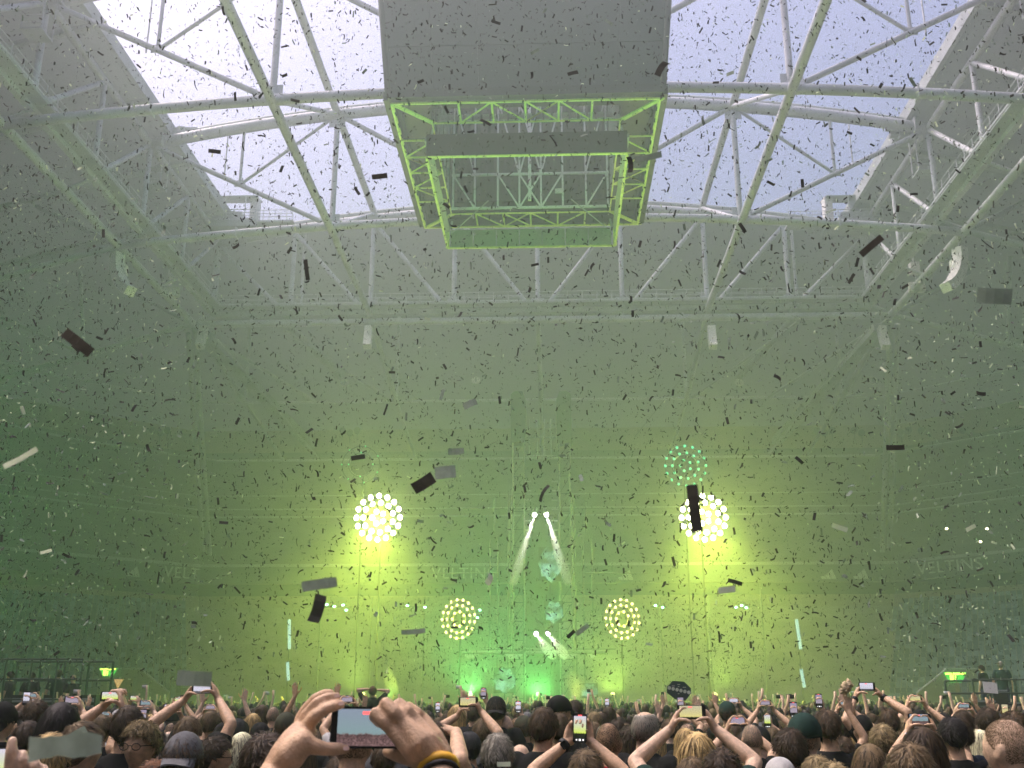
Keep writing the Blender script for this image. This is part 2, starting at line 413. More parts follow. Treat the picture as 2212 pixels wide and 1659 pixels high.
for s in (-1, 1):
    tube('diagonal', t1, (s*aL, YF, zL-.3), (s*26.5, 117, 33.6+C), .18, STEEL2)
    tube('tie_cable', t1, (s*24, 112, zr(112)-.5), (s*12, 131, 32.5+C), .05, DARKST)
    cz = thing('roof_column', 'slender grey paired column under the %s rear corner of the roof frame' % SIDE[s], 'column', (s*36, 112, 22+C))
    for dx in (0, 1.1): tube('column_tube', cz, (s*(35.2+dx), 99+dx, zL-.2), (s*(38.5+dx), 120+dx, 14.8+C), .27, STEEL2)
    # a deep inclined girder towards the corner
    g2 = thing('corner_girder', 'wide inclined girder behind the %s corner of the end truss' % SIDE[s], 'girder', (s*32, 115, 30+C))
    bar('girder_beam', g2, (s*34, YF+.6, zL-1), (s*29.0, 126, 30.5+C), 1.2, .8, STEEL2)
    tube('girder_tube', g2, (s*32.8, YF+.6, zL-1.3), (s*28.0, 126, 29.0+C), .12, STEEL)
# ------------------------------------------------------------------ video cube
STEEL_LIT = mat('white_steel_lit', (.85, .86, .86), .4)  # inner lattice steel, painted lighter to carry the light inside the cube
LIMELIT = mat('white_paint_lime_lit', (0.88, 0.86, 0.26), 0.45, noise=.15, nscale=2)  # white struts with the stage lamps' lime light put into the colour
cz0 = 30.0+C; cxh, cy0, cy1 = 7.2, 47.6, 62.9; H = 8.6; sl_ = .75
cube = thing('video_cube', 'large dark grey video cube hanging in the middle of the roof opening', 'video screen', (0, 55.2, cz0))
B = [(-cxh, cy0), (cxh, cy0), (cxh, cy1), (-cxh, cy1)]
T = [(-cxh-sl_, cy0-sl_), (cxh+sl_, cy0-sl_), (cxh+sl_, cy1+sl_), (-cxh-sl_, cy1+sl_)]
def slab(name, parent, q, th, m):
    q = [Vector(p) for p in q]; n = (q[1]-q[0]).cross(q[3]-q[0]).normalized()
    v = q + [p - n*th for p in q]
    f = [(0, 1, 2, 3), (7, 6, 5, 4)] + [(i, 4+i, 4+(i+1) % 4, (i+1) % 4) for i in range(4)]
    return mobj(name, v, f, m, parent)
for i in range(4):
    j = (i+1) % 4; b0, b1, t0, t1_ = Vector((*B[i], cz0+.5)), Vector((*B[j], cz0+.5)), Vector((*T[i], cz0+H)), Vector((*T[j], cz0+H))
    n = 6
    for k in range(n):
        for lv in range(3):
            g0, g1 = k/n + .0016, (k+1)/n - .0016; h0, h1 = lv/3 + .003, (lv+1)/3 - .003
            def pt(u, w): return (b0.lerp(b1, u)).lerp(t0.lerp(t1_, u), w)
            slab('screen_panel', cube, [pt(g0, h0), pt(g1, h0), pt(g1, h1), pt(g0, h1)], .22, CUBEGREY)
    slab('screen_backing', cube, [pt(.004, .005), pt(.996, .005), pt(.996, .995), pt(.004, .995)], .1, CUBEDARK).location += Vector(((0, .3, 0), (-.3, 0, 0), (0, -.3, 0), (.3, 0, 0))[i])
    bar('lower_edge', cube, (*B[i], cz0+.38), (*B[j], cz0+.38), .5, .5, CUBEDARK)
    tube('corner_post', cube, (*B[i], cz0+.3), (*T[i], cz0+H), .16, CUBEDARK)
for i in range(4): bar('roof_beam', cube, (*T[i], cz0+H), (*T[(i+1) % 4], cz0+H), .4, .4, CUBEDARK)
for x in (-4, 0, 4): bar('roof_beam', cube, (x, T[0][1], cz0+H-.3), (x, T[2][1], cz0+H-.3), .25, .3, STEEL2)
# bottom ring: outer and inner rectangle of bars with a lattice between them
def rect(h, y0, y1): return [Vector((-h, y0, cz0)), Vector((h, y0, cz0)), Vector((h, y1, cz0)), Vector((-h, y1, cz0))]
O, I = rect(cxh-.15, cy0+.15, cy1-.15), rect(cxh-2.1, cy0+2.15, cy1-2.1)
mobj('ring_ceiling', [p + Vector((0, 0, .9)) for p in O + I], [(i, 4+i, 4+(i+1) % 4, (i+1) % 4) for i in range(4)], CUBEDARK, cube)
for i in range(4):
    j = (i+1) % 4
    for q, w in ((O, .10), (I, .08)):
        bar('ring_bar', cube, q[i], q[j], w, w, LIMELIT)
    tube('ring_hip', cube, O[i], I[i], .08, LIMELIT); tube('ring_hip', cube, O[i] + Vector((.2, 0, 0)), I[i] + Vector((.2, 0, 0)), .06, LIMELIT)
    # drop lights of the edge: short panels standing on the outer bar
    n = 8
    for k in range(n+1):
        u = k/n
        a = O[i].lerp(O[j], u); ai = I[i].lerp(I[j], min(max((u-.15)/.7, 0), 1))
        # struts perpendicular to the side
        d = (I[j]-I[i]).normalized(); w0 = (a - I[i]).dot(d); L = (I[j]-I[i]).length
        if 0 <= w0 <= L:
            foot = I[i] + d*w0
            tube('ring_strut', cube, a, foot, .06, LIMELIT)
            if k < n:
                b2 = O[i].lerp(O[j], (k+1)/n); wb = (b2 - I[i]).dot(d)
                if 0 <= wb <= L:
                    if k % 2: tube('ring_brace', cube, a, I[i] + d*wb, .05, LIMELIT)
                    else: tube('ring_brace', cube, foot, b2, .05, LIMELIT)
                    if k == n//2: tube('ring_brace', cube, foot, b2, .05, LIMELIT); tube('ring_brace', cube, a, I[i] + d*wb, .05, LIMELIT)
    n2 = 13
    if i in (1, 3):
        for k in range(n2):
            u = (k+.5)/n2; a = O[i].lerp(O[j], u)
            box('edge_fin', cube, a + Vector((0.06 if i == 3 else -.06, 0, .3)), (.07, .62, .5), LIMELIT)
# inside of the far face: dark ribbed wall with white lattice
zi0, zi1 = cz0+.1, cz0+H-.4; yb = cy1-2.25
wallm = mat('ribbed_wall', (0.045, 0.052, 0.05), .6)
nr = 48; v, f = [], []
for k in range(nr+1):
    x = -5.2 + 10.4*k/nr; yy = yb + .35 + (.05 if k % 2 else 0)
    v += [(x, yy, zi0+.2), (x, yy, zi1)]
for k in range(nr): f.append((2*k, 2*k+2, 2*k+3, 2*k+1))
mobj('inner_wall', v, f, wallm, cube)
zz = [zi0+.2, zi0+2.6, zi1]
px = [-5.0, -3.6, -2.1, -.7, .7, 2.1, 3.6, 5.0]
for x in px: bar('inner_post', cube, (x, yb, zz[0]), (x, yb, zz[2]), .12, .12, STEEL_LIT)
for z in zz: bar('inner_rail', cube, (-5.1, yb-.02, z), (5.1, yb-.02, z), .14, .14, STEEL_LIT)
bar('inner_mast', cube, (0, yb-1.6, cz0), (0, yb-1.6, zi1), .2, .2, STEEL_LIT)
for r in (0, 1):
    for (a, b) in ((1, 0), (3, 2), (3, 4), (4, 3), (4, 5), (6, 7)):
        u, w = (zz[r], zz[r+1])
        bar('inner_diagonal', cube, (px[a], yb-.03, u), (px[b], yb-.03, w), .1, .1, STEEL_LIT)
for s in (-1, 1):
    mobj('inner_side_wall', [(s*5.2, cy0+2.3, zi0+.3), (s*5.2, yb+.3, zi0+.3), (s*5.2, yb+.3, zi1), (s*5.2, cy0+2.3, zi1)], [(0, 1, 2, 3)], wallm, cube)
    for k in range(5):
        y = cy0+2.6 + k*2.0; bar('inner_post', cube, (s*5.1, y, zi0), (s*5.1, y, zi1), .14, .14, STEEL2)
    box('junction_box', cube, (1.45*s+.4, yb-.1, zi0+1.3), (.5, .15, .3), WHITEP) if s > 0 else None
mobj('inner_front_wall', [(-5.2, cy0+2.3, zi0+.9), (5.2, cy0+2.3, zi0+.9), (5.2, cy0+2.3, zi1), (-5.2, cy0+2.3, zi1)], [(0, 1, 2, 3)], wallm, cube)
for k in range(20): box('vent_slat', cube, (-4.6 + k*.48, cy0+2.35, cz0+.42), (.36, .1, .35), STEEL)
# hanging banner ring below
h2, ya, yz, zb0, zb1 = 5.5, 50.6, 62.6, 28.45+C, 29.75+C
PAN = mat('translucent_panel', (0.34, 0.37, 0.30), 0.5, noise=.1, nscale=1)
ban = thing('banner_ring', 'dark rectangular screen ring hanging below the video cube', 'screen ring', (0, 56.6, zb0))
bx_ = box('front_panel', ban, (0, ya, (zb0+zb1)/2), (2*h2, .25, zb1-zb0), CUBEDARK)
for k in range(7):
    x0 = -h2 + .2 + k*(2*h2-.4)/7; w = (2*h2-.4)/7 - .05
    box('rear_panel', ban, (x0 + w/2, yz, (zb0+zb1)/2), (w, .12, zb1-zb0-.1), PAN)
for s in (-1, 1):
    box('corner_leg', ban, (s*h2, yz, (zb0+zb1)/2), (.22, .22, zb1-zb0), LIMELIT)
    bar('side_rail', ban, (s*h2, ya+.2, zb0+.05), (s*h2, yz-.2, zb0+.05), .13, .16, LIMELIT)
    bar('side_rail', ban, (s*h2, ya+.2, zb1-.1), (s*h2, yz-.2, zb1-.1), .3, .22, STEEL2)
    for y in (ya+.15, yz-.3): tube('hanger', ban, (s*(h2-.2), y, zb1-.1), (s*(h2-.3), y, cz0+.2), .07, STEEL)
    tube('stay', ban, (s*(h2-.3), yz-.3, zb0+.9), (s*2.6, yz-3.6, cz0), .04, STEEL)
bar('bottom_rail', ban, (-h2, yz+.02, zb0-.02), (h2, yz+.02, zb0-.02), .12, .1, LIMELIT)
bar('bottom_rail', ban, (-h2, ya-.02, zb0-.04), (h2, ya-.02, zb0-.04), .2, .05, LIMELIT)

# ------------------------------------------------------------------ loudspeaker arrays, machinery, roof lamps
def speaker_array(top, n, curve, label, w=1.25, side=1, back=True):
    t = thing('loudspeaker_array', label, 'loudspeaker', top)
    p = Vector(top); ang = 0.12
    tube('suspension_rod', t, p + Vector((0, 0, 1.4)), p, .035, STEEL)
    box('frame_bar', t, p + Vector((0, 0, -.05)), (w*1.1, .18, .12), STEEL2)
    for k in range(n):
        h = .62; d = Vector((0, -math.sin(ang), -math.cos(ang)))
        c = p + d*h*.5
        M = Matrix.Translation(c) @ frame_from(d, (0, 1, 0)) @ Matrix.Diagonal((w, .78, h*.93, 1))
        if side: M = Matrix.Translation(c) @ Matrix.Rotation(side*R(62), 4, 'Z') @ Matrix.Translation(-c) @ M
        inst('cabinet', shared('box', WHITEP), t, M)
        p = p + (Matrix.Rotation(side*R(62), 3, 'Z') @ d if side else d)*h; ang += curve
    if back:
        q = Vector(top) + Vector((0, 1.0, -.3))
        box('amplifier_case', t, q + Vector((0, 0, -1.1)), (.9, .6, 1.5), WHITEP)
        tube('stay_cable', t, q + Vector((side*.0, -.9, 0)), p, .03, STEEL)
    return t
P = at(255, 548, Y=79); speaker_array(P, 8, .13, 'white curved loudspeaker array hung under the left node of the rear arch truss', .95, 1)
P = at(2072, 536, Y=79); speaker_array(P, 8, .13, 'white curved loudspeaker array hung under the right node of the rear arch truss', .95, -1)
for px_, lab in ((440, 'small white loudspeaker array under the left corner of the end truss'), (797, 'white loudspeaker array under the end truss, beside the left lengthwise truss'),
                 (1536, 'white loudspeaker array under the end truss, beside the right lengthwise truss'), (1904, 'small white loudspeaker array under the right corner of the end truss')):
    P = at(px_, 706, Y=97.5); speaker_array(P, 4, .1, lab, .75, 0, False)
for s, px_, py_ in ((-1, 375, 592), (1, 1975, 580)):
    P = at(px_, py_, Y=91)
    t = thing('twin_loudspeaker', 'small white twin loudspeaker pair hung below the %s walkway' % SIDE[s], 'loudspeaker', P)
    box('upper_cabinet', t, P, (.8, .7, 1.1), WHITEP); tube('rod', t, P + Vector((0, 0, 2.2)), P - Vector((0, 0, 1.8)), .05, STEEL)
    for d in (-.4, .4): box('lower_cabinet', t, P + Vector((d, 0, -1.9)), (.62, .6, .9), WHITEP, R(18*d))
# machinery platforms at the far corners of the opening
for s, x0, lab in ((-1, 500, 'white railed machinery platform in the left far corner of the opening'), (1, 1842, 'white railed machinery platform in the right far corner of the opening')):
    P = at(x0, 484, Y=95.5); t = thing('machinery_platform', lab, 'platform', P)
    w, dp, h = 5.4, 2.2, 2.6
    box('deck', t, P, (w, dp, .3), STEEL); box('deck_skirt', t, P + Vector((0, -.3, -.55)), (w*1.1, dp, .7), STEEL2)
    box('cabinet', t, P + Vector((-s*2.35, 0, 1.45)), (.75, 1.2, 2.7), WHITEP)
    box('motor', t, P + Vector((s*.5, 0, .8)), (1.6, .9, .9), STEEL2); box('gearbox', t, P + Vector((-s*.7, .1, .7)), (.7, .8, 1.1), STEEL)
    tube('cable_drum', t, P + Vector((s*1.4, -.5, .75)), P + Vector((s*1.4, .6, .75)), .5, STEEL)
    slab('canopy', t, [P + Vector((-w/2, -1.2, h)), P + Vector((w/2, -1.2, h)), P + Vector((w/2, 1.3, h+.5)), P + Vector((-w/2, 1.3, h+.5))], .1, STEEL2)
    for k in range(6):
        x = -w/2 + k*w/5; tube('railing_post', t, P + Vector((x, -1.05, .1)), P + Vector((x, -1.05, h if k % 2 == 0 else 1.1)), .05, STEEL)
    for hh in (.4, .75, 1.1): tube('handrail', t, P + Vector((-w/2, -1.05, hh)), P + Vector((w/2, -1.05, hh)), .04, STEEL)
    a = P + Vector((-s*4.6, .2, 0)); box('side_deck', t, a, (3.8, 1.6, .2), STEEL)
    for k in range(7): tube('railing_post', t, a + Vector((-1.8 + k*.6, -.8, .1)), a + Vector((-1.8 + k*.6, -.8, 1.2)), .035, STEEL)
    for hh in (.45, .8, 1.2): tube('handrail', t, a + Vector((-1.85, -.8, hh)), a + Vector((1.85, -.8, hh)), .035, STEEL)
# jagged rack under the near top chord
for s, x0 in ((-1, 385), (1, 1958)):
    P = at(x0, 287, Y=79.6); t = thing('cable_rack', 'small grey cable rack under the %s end of the arch chord' % SIDE[s], 'rack', P)
    for k in range(4): box('rack_box', t, P + Vector((s*(1.3 - k*.8), 0, -.18*(k % 2))), (.7, .6, .35 + .3*(k % 3)), STEEL2)
    box('rack_beam', t, P + Vector((0, 0, .35)), (3.4, .4, .18), STEEL2)
    P = at(745 if s < 0 else 1597, 827, Y=118)
for x0, y0, lab in ((745, 827, 'left of the four'), (1028, 821, 'second from the left of the four'), (1597, 826, 'third from the left of the four'), (1885, 822, 'right of the four')):
    P = at(x0, y0, Y=121)
    t = thing('roof_lamp', 'small oval white roof lamp, %s behind the end truss' % lab, 'lamp', P, 'oval roof lamps')
    o = bpy.data.objects.new('lamp_shade', shared('tube', WHITEP)); link(o, t, Matrix.Translation(P) @ Matrix.Rotation(R(70), 4, 'X') @ Matrix.Diagonal((.55, .5, .14, 1)))
    box('lamp_bar', t, P + Vector((0, -.12, -.03)), (.13, .12, .75), STEEL2)
for (x0, n, row) in ((740, 3, 'left of the tower'), (1765, 3, 'nearest right of the tower'), (1845, 2, 'second right of the tower'), (1930, 3, 'third right of the tower'), (1990, 1, 'fourth right of the tower'), (2080, 2, 'at the far right'), (330, 3, 'at the far left'), (420, 2, 'second from the far left')):
    for k in range(n):
        P = at(x0 + k*16, 930 + (5 if (k % 2) else 0), Y=134)
        lab = 'dark round floodlight, %s of the short row %s' % (('first', 'second', 'third')[k], row)
        t = thing('floodlight', lab, 'floodlight', P, 'dark round floodlights behind the end truss')
        o = bpy.data.objects.new('lamp_head', shared('tube', DARKST)); link(o, t, Matrix.Translation(P) @ Matrix.Rotation(R(80), 4, 'X') @ Matrix.Diagonal((.45, .45, .35, 1)))
        tube('stem', t, P - Vector((0, 0, .4)), P - Vector((0, 0, 1.4)), .05, DARKST)
# ------------------------------------------------------------------ stage
YS = 84.0
stage = thing('concert_stage', 'wide dark concert stage with scaffold uprights at the far end of the crowd', 'stage', (0, YS, 0))
box('deck', stage, (0, YS+3, .9), (52, 18, 1.5), DARKST)
for k in range(13): box('skirt_panel', stage, (-24 + k*4, YS-6.08, .85), (3.9, .08, 1.4), BLACK)
bar('deck_edge', stage, (-26, YS-6.15, 1.72), (26, YS-6.15, 1.72), .12, .12, STEEL2)
STAGEG = mat('stage_steel', (0.16, 0.18, 0.155), 0.5, noise=.2)
def up(px, y0, y1, r, name='upright', Y=YS, parent=None, m=None):
    a, b = at(px, y0, Y=Y), at(px, y1, Y=Y); x = (a.x+b.x)/2
    return tube(name, parent or stage, (x, Y, max(b.z, .8)), (x, Y, a.z), r, m or STAGEG)
for px_, y0, y1 in ((1058, 1166, 1420), (1075, 1160, 1480), (1098, 1060, 1480), (1103, 1070, 1480), (1238, 1060, 1480), (1243, 1070, 1480), (1261, 1160, 1480), (1280, 1160, 1420),
                    (1068, 1075, 1150), (1265, 1075, 1150), (800, 1290, 1500), (915, 1290, 1500), (1430, 1290, 1500), (1535, 1290, 1500), (1650, 1260, 1500), (690, 1260, 1500)):
    up(px_, y0, y1, .07)
for y, a, b, r in ((1410, 1000, 1310, .14), (1402, 1040, 1330, .06), (1098, 1000, 1090, .05), (1098, 1245, 1380, .05), (1238, 880, 1075, .05), (1238, 1262, 1400, .05), (1345, 1262, 1310, .05), (1345, 1030, 1075, .05)):
    p, q = at(a, y, Y=YS-.3), at(b, y, Y=YS-.3); tube('cross_beam', stage, p, q, r, STAGEG)
for (a, b) in ((1000, 1036), (1090, 1130), (1205, 1248), (1268, 1290)):     # lamps' lit fringes on the beam
    p, q = at(a, 1413, Y=YS-.6), at(b, 1413, Y=YS-.6)
    mobj('beam_valance', [p, q, q - Vector((.4, 0, .35)), p - Vector((-.4, 0, .35)), p + Vector((0, .05, 0)), q + Vector((0, .05, 0)), q + Vector((-.4, .05, -.35)), p + Vector((.4, .05, -.35))],
         [(0, 3, 2, 1), (4, 5, 6, 7), (0, 1, 5, 4), (3, 7, 6, 2), (0, 4, 7, 3), (1, 2, 6, 5)], STEEL, stage)
# twin tower
tower = thing('stage_tower', 'tall twin mast stage tower with dark heads rising in the middle of the stage', 'tower', (0, YS, 1.6))
for px_ in (1120, 1217):
    a = at(px_, 850, Y=YS); b = at(px_, 938, Y=YS); x = a.x; s = 1 if px_ > 1167 else -1
    v = []
    for dx, dz in ((-.62, -.25), (-.3, 0), (.35, 0), (.62, -.8), (.62, -3.6), (.45, -4.4), (-.62, -4.4)):
        v += [(x + dx*(-s), YS-.7, a.z+dz), (x + dx*(-s), YS+.7, a.z+dz)]
    n = 7; f = [tuple(2*i for i in range(n)), tuple(2*i+1 for i in range(n-1, -1, -1))] + [(2*i, 2*i+1, 2*((i+1) % n)+1, 2*((i+1) % n)) for i in range(n)]
    mobj('mast_head', v, f, mat('tower_head', (0.025, 0.045, 0.045), .6, noise=.2), tower)
    for dx in (-.45, .45):
        for dy in (-.5, .5): tube('mast_leg', tower, (x+dx, YS+dy, 1.6), (x+dx, YS+dy, b.z+.4), .07, STAGEG)
    for k in range(15):
        z = 2 + k*1.45
        if z + 1.4 > b.z: break
        tube('mast_lacing', tower, (x-.45, YS-.5, z), (x+.45, YS-.5, z+1.45), .025, DARKST)
        tube('mast_rung', tower, (x-.45, YS-.5, z), (x+.45, YS-.5, z), .03, DARKST)
for y in (945, 985): 
    p, q = at(1135, y, Y=YS), at(1203, y, Y=YS); tube('tie_bar', tower, p, q, .06, STEEL2)
for px_ in (1143, 1160, 1176, 1190): up(px_, 905, 990, .05, 'lightning_rod', YS, tower, STEEL2)
for y in (1040, 1060, 1080, 1100, 1125, 1145, 1160):
    for px_ in (1140, 1198):
        p = at(px_, y, Y=YS-.2); box('step_light', tower, p, (.5, .1, .08), STEEL)
box('tower_back', tower, (at(1168, 1300, Y=YS).x, YS+1.2, 9), (2.9, .25, 15), mat('tower_cladding', (0.06, 0.085, 0.07), .7, noise=.3, nscale=.5))

# lamp discs: round boards of bulbs
LAMPYEL, LAMPGRN = (0.86, 1.0, 0.10), (0.30, 1.0, 0.22)
BULB_HOT = emitter('bulb_hot', (1.0, 0.97, 0.62), 14.0)
BULB_DIM = emitter('bulb_dim', (1.0, 0.86, 0.30), 2.6)
GHOST_GRN = emitter('lens_ghost_green', (0.10, 0.9, 0.42), 1.1)  # glow of the green lens ghosts, not of real bulbs
def usphere(n=10, m=6):
    v, f = [], []
    for i in range(m+1):
        th = math.pi*i/m
        for k in range(n):
            a = 2*math.pi*k/n; v.append((math.sin(th)*math.cos(a), math.sin(th)*math.sin(a), math.cos(th)))
    for i in range(m):
        for k in range(n):
            f.append((i*n+k, i*n+(k+1) % n, (i+1)*n+(k+1) % n, (i+1)*n+k))
    return v, f
_bulb = {}
def bulbmesh(m):
    if m.name not in _bulb: _bulb[m.name] = mesh_from('bulb', *usphere(), m, True)
    return _bulb[m.name]
def spot(name, parent, p, target, energy, col, angle, blend=.3, rad=.12):
    ld = bpy.data.lights.new(name, 'SPOT'); ld.energy = energy; ld.color = col; ld.spot_size = angle; ld.spot_blend = blend; ld.shadow_soft_size = rad
    lo = bpy.data.objects.new(name, ld); d = Vector(target) - Vector(p)
    link(lo, parent, Matrix.Translation(Vector(p)) @ d.to_track_quat('-Z', 'Y').to_matrix().to_4x4()); return lo
def disc_lamp(px, py, rpx, Y, bm, label, tilt=0.0, rings=((.93, 16), (.64, 11), (.26, 5)), br=.108, light=None, hoops=False, mast=True):
    P = at(px, py, Y=Y); depth = proj(P)[2]; r = rpx*depth/FPX
    t = thing('disc_lamp', label, 'stage lamp', P, 'round bulb boards on the stage')
    Mo = Matrix.Translation(P) @ Matrix.Rotation(tilt, 4, 'Z') @ Matrix.Rotation(R(90), 4, 'X')   # local z looks at the crowd
    o = bpy.data.objects.new('back_board', shared('tube', BLACK)); link(o, t, Mo @ Matrix.Translation((0, 0, -.25)) @ Matrix.Diagonal((r*.55, r*.55, .12, 1)))
    for q, n in rings:
        for k in range(n):
            a = 2*math.pi*(k+.5*(n % 2))/n
            inst('bulb', bulbmesh(bm), t, Mo @ Matrix.Translation((q*r*math.cos(a), q*r*math.sin(a), 0)) @ Matrix.Diagonal((br*r, br*r*1.1, br*r*.7, 1)))
        pts = [(Mo @ Vector((q*r*math.cos(a), q*r*math.sin(a), -.14))) for a in [2*math.pi*k/24 for k in range(25)]]
        curve_tube('hoop', t, pts, .045*r/1.8, mat('brass_hoop', (0.62, 0.5, 0.14), .35, metal=.6) if hoops else DARKST, 6)
        if q > .5:
            for k in range(6):
                a = 2*math.pi*k/6
                tube('spoke', t, Mo @ Vector((.2*r*math.cos(a), .2*r*math.sin(a), -.17)), Mo @ Vector((q*r*math.cos(a), q*r*math.sin(a), -.17)), .03, DARKST)
    if mast: tube('mast', t, (P.x, P.y+1.6, 1.6), (P.x, P.y+1.6, P.z), .07, BLACK); tube('mast_arm', t, (P.x, P.y+1.6, P.z), (P.x, P.y+.25, P.z), .06, BLACK)
    if light:
        col, e, rad, kind = light
        ld = bpy.data.lights.new('disc_light', kind); ld.energy = e; ld.color = col
        if kind == 'POINT': ld.shadow_soft_size = rad
        else: ld.shape = 'DISK'; ld.size = 2*r; ld.spread = R(150)
        lo = bpy.data.objects.new('disc_light', ld)
        link(lo, t, Mo @ Matrix.Translation((0, 0, .35)) @ Matrix.Rotation(R(180), 4, 'X') if kind == 'AREA' else Mo @ Matrix.Translation((0, 0, rad*.8)))
    if light and light[1] > 1000: spot('down_light', t, P + Vector((0, -.9, -.3)), P + Vector((0, -4.5, -10)), light[1]*17, light[0], R(110), 1.0, 1.0); spot('front_light', t, P + Vector((0, -.9, 0)), P + Vector((0, -10, -8)), light[1]*1.2, light[0], R(120), 1.0, 1.0)
    return t
YEL_E = 2600
disc_lamp(817, 1118, 51, 79, BULB_HOT, 'glaring yellow white round lamp board on the left side of the stage', light=(LAMPYEL, YEL_E, 1.3, 'POINT'))
disc_lamp(1520, 1118, 51, 79, BULB_HOT, 'glaring yellow white round lamp board on the right side of the stage', light=(LAMPYEL, YEL_E, 1.3, 'POINT'))
disc_lamp(990, 1337, 43, 80, BULB_DIM, 'dim amber round lamp board with hoops, low to the left of the tower', R(-25), ((.95, 17), (.68, 13), (.36, 7)), .07, (LAMPYEL, 60, .5, 'POINT'), True)
disc_lamp(1345, 1337, 43, 80, BULB_DIM, 'dim amber round lamp board with hoops, low to the right of the tower', R(25), ((.95, 17), (.68, 13), (.36, 7)), .07, (LAMPYEL, 60, .5, 'POINT'), True)
disc_lamp(779, 1003, 44, 90, GHOST_GRN, 'faint green lens ghost above the glaring left lamp, built as a dotted board', 0, ((.93, 7), (.6, 4)), .04)  # added: lens ghosts of the two bright lamps, built as green boards
disc_lamp(1481, 1006, 46, 90, GHOST_GRN, 'green lens ghost above the glaring right lamp, built as a dotted board', 0, ((.95, 16), (.62, 11), (.26, 5)), .065)
# narrow white beams on the tower
STEAM = bpy.data.materials.new('steam'); STEAM.use_nodes = True; t_ = STEAM.node_tree; t_.nodes.clear()
jo = t_.nodes.new('ShaderNodeOutputMaterial'); pv = t_.nodes.new('ShaderNodeVolumePrincipled'); pv.inputs['Color'].default_value = (.97, .97, .94, 1); pv.inputs['Density'].default_value = .55; t_.links.new(pv.outputs[0], jo.inputs['Volume'])
BEAM = emitter('beam_lens', (1.0, .98, .9), 30)
for px_, py_, tx, ty, lab in ((1155, 1111, 1095, 1300, 'white beam spotlight high on the tower, leaning left'), (1180, 1111, 1240, 1300, 'white beam spotlight high on the tower, leaning right'),
                         (1158, 1369, 1200, 1425, 'white beam spotlight low on the tower, left of the pair'), (1184, 1368, 1225, 1425, 'white beam spotlight low on the tower, right of the pair')):
    P = at(px_, py_, Y=YS-1.2); Q = at(tx, ty, Y=YS-6 if py_ < 1200 else YS-9)
    t = thing('beam_spotlight', lab, 'spotlight', P); d = (Q-P).normalized()
    tube('housing', t, P - d*.7, P - d*.02, .17, BLACK); inst('lens', bulbmesh(BEAM), t, Matrix.Translation(P + d*.05) @ Matrix.Diagonal((.17, .17, .17, 1)))
    tube('yoke', t, P - d*.35, P - d*.35 + Vector((0, .9, 0)), .05, DARKST)
    jv, jf = sweep([P + d*.1 + d*u*7.2 + Vector((.05*math.sin(9*u), 0, 0)) for u in (0, .1, .25, .4, .6, .8, 1)], [.07, .13, .22, .30, .38, .42, .30], 10)
    jt = mobj('steam_jet', jv, jf, STEAM, None, True); tag(jt, 'thin white steam jet from the ' + lab.replace('white beam spotlight ', 'spotlight '), 'steam', kind='stuff')
    spot('beam', t, P + d*.3, Q, 16000 if py_ < 1200 else 12000, (1, .97, .9), R(9), .6, .08)
# coloured wash lamps on the stage
def wash(P, target, e, col, ang, label, emat):
    t = thing('wash_lamp', label, 'stage lamp', P, 'wash lamps on the stage'); P = Vector(P); d = (Vector(target)-P).normalized()
    tube('housing', t, P - d*.55, P - d*.02, .28, BLACK); inst('lens', bulbmesh(emat), t, Matrix.Translation(P) @ frame_from(d) @ Matrix.Diagonal((.16, .16, .06, 1)))
    box('base', t, P - Vector((0, 0, .5)) - d*.3, (.4, .4, .25), BLACK)
    spot('wash_light', t, P + d*.25, target, e, col, ang, .9, .25)
GLENS = emitter('green_lens', (.35, 1, .3), 2.5); YLENS = emitter('lime_lens', (.85, 1, .25), 2.5)
GRN, LIM = (0.22, 1.0, 0.20), (0.68, 1.0, 0.14)
for k, (x, tx, tz, e, col) in enumerate(((-13, -16, 26, 6000, LIM), (13, 16, 26, 6000, LIM), (-5, -4, 20, 7000, GRN), (5.5, 5, 20, 6000, LIM), (0, 0, 14, 6000, GRN))):
    wash((x, YS-4, 2.3), (tx, YS-16, tz*.45), e, col, R(70), 'green wash lamp on the stage floor, number %s from the left wing' % ('one two four five three'.split()[k]), GLENS if col is GRN else YLENS)
for s in (-1, 1):
    wash((s*44.5, 40, 9.5), (s*15, 44, 13), 36000, GRN, R(75), 'green flood lamp on the lower tier at the %s side of the arena' % SIDE[s], GLENS)
GS = emitter('green_point', (.25, 1, .5), 9)
for k, (px_, py_) in enumerate(((706, 1306), (722, 1310), (741, 1307), (748, 1318), (880, 1308), (918, 1312), (1031, 1334), (1036, 1318), (1416, 1308), (1432, 1312), (1590, 1312), (1602, 1308), (1612, 1313))):
    P = at(px_, py_, Y=YS-1); t = thing('stage_pin_lamp', 'tiny green pin lamp on a scaffold bar beside the stage lamps', 'stage lamp', P, 'tiny green pin lamps')
    box('housing', t, P + Vector((0, .18, 0)), (.22, .24, .2), BLACK); inst('lens', bulbmesh(GS), t, Matrix.Translation(P) @ Matrix.Diagonal((.12, .07, .08, 1)))
for (a, b) in ((700, 760), (870, 925), (1405, 1440), (1580, 1620)):
    tube('lamp_bar', stage, at(a, 1311, Y=YS-.6), at(b, 1311, Y=YS-.6), .05, DARKST)
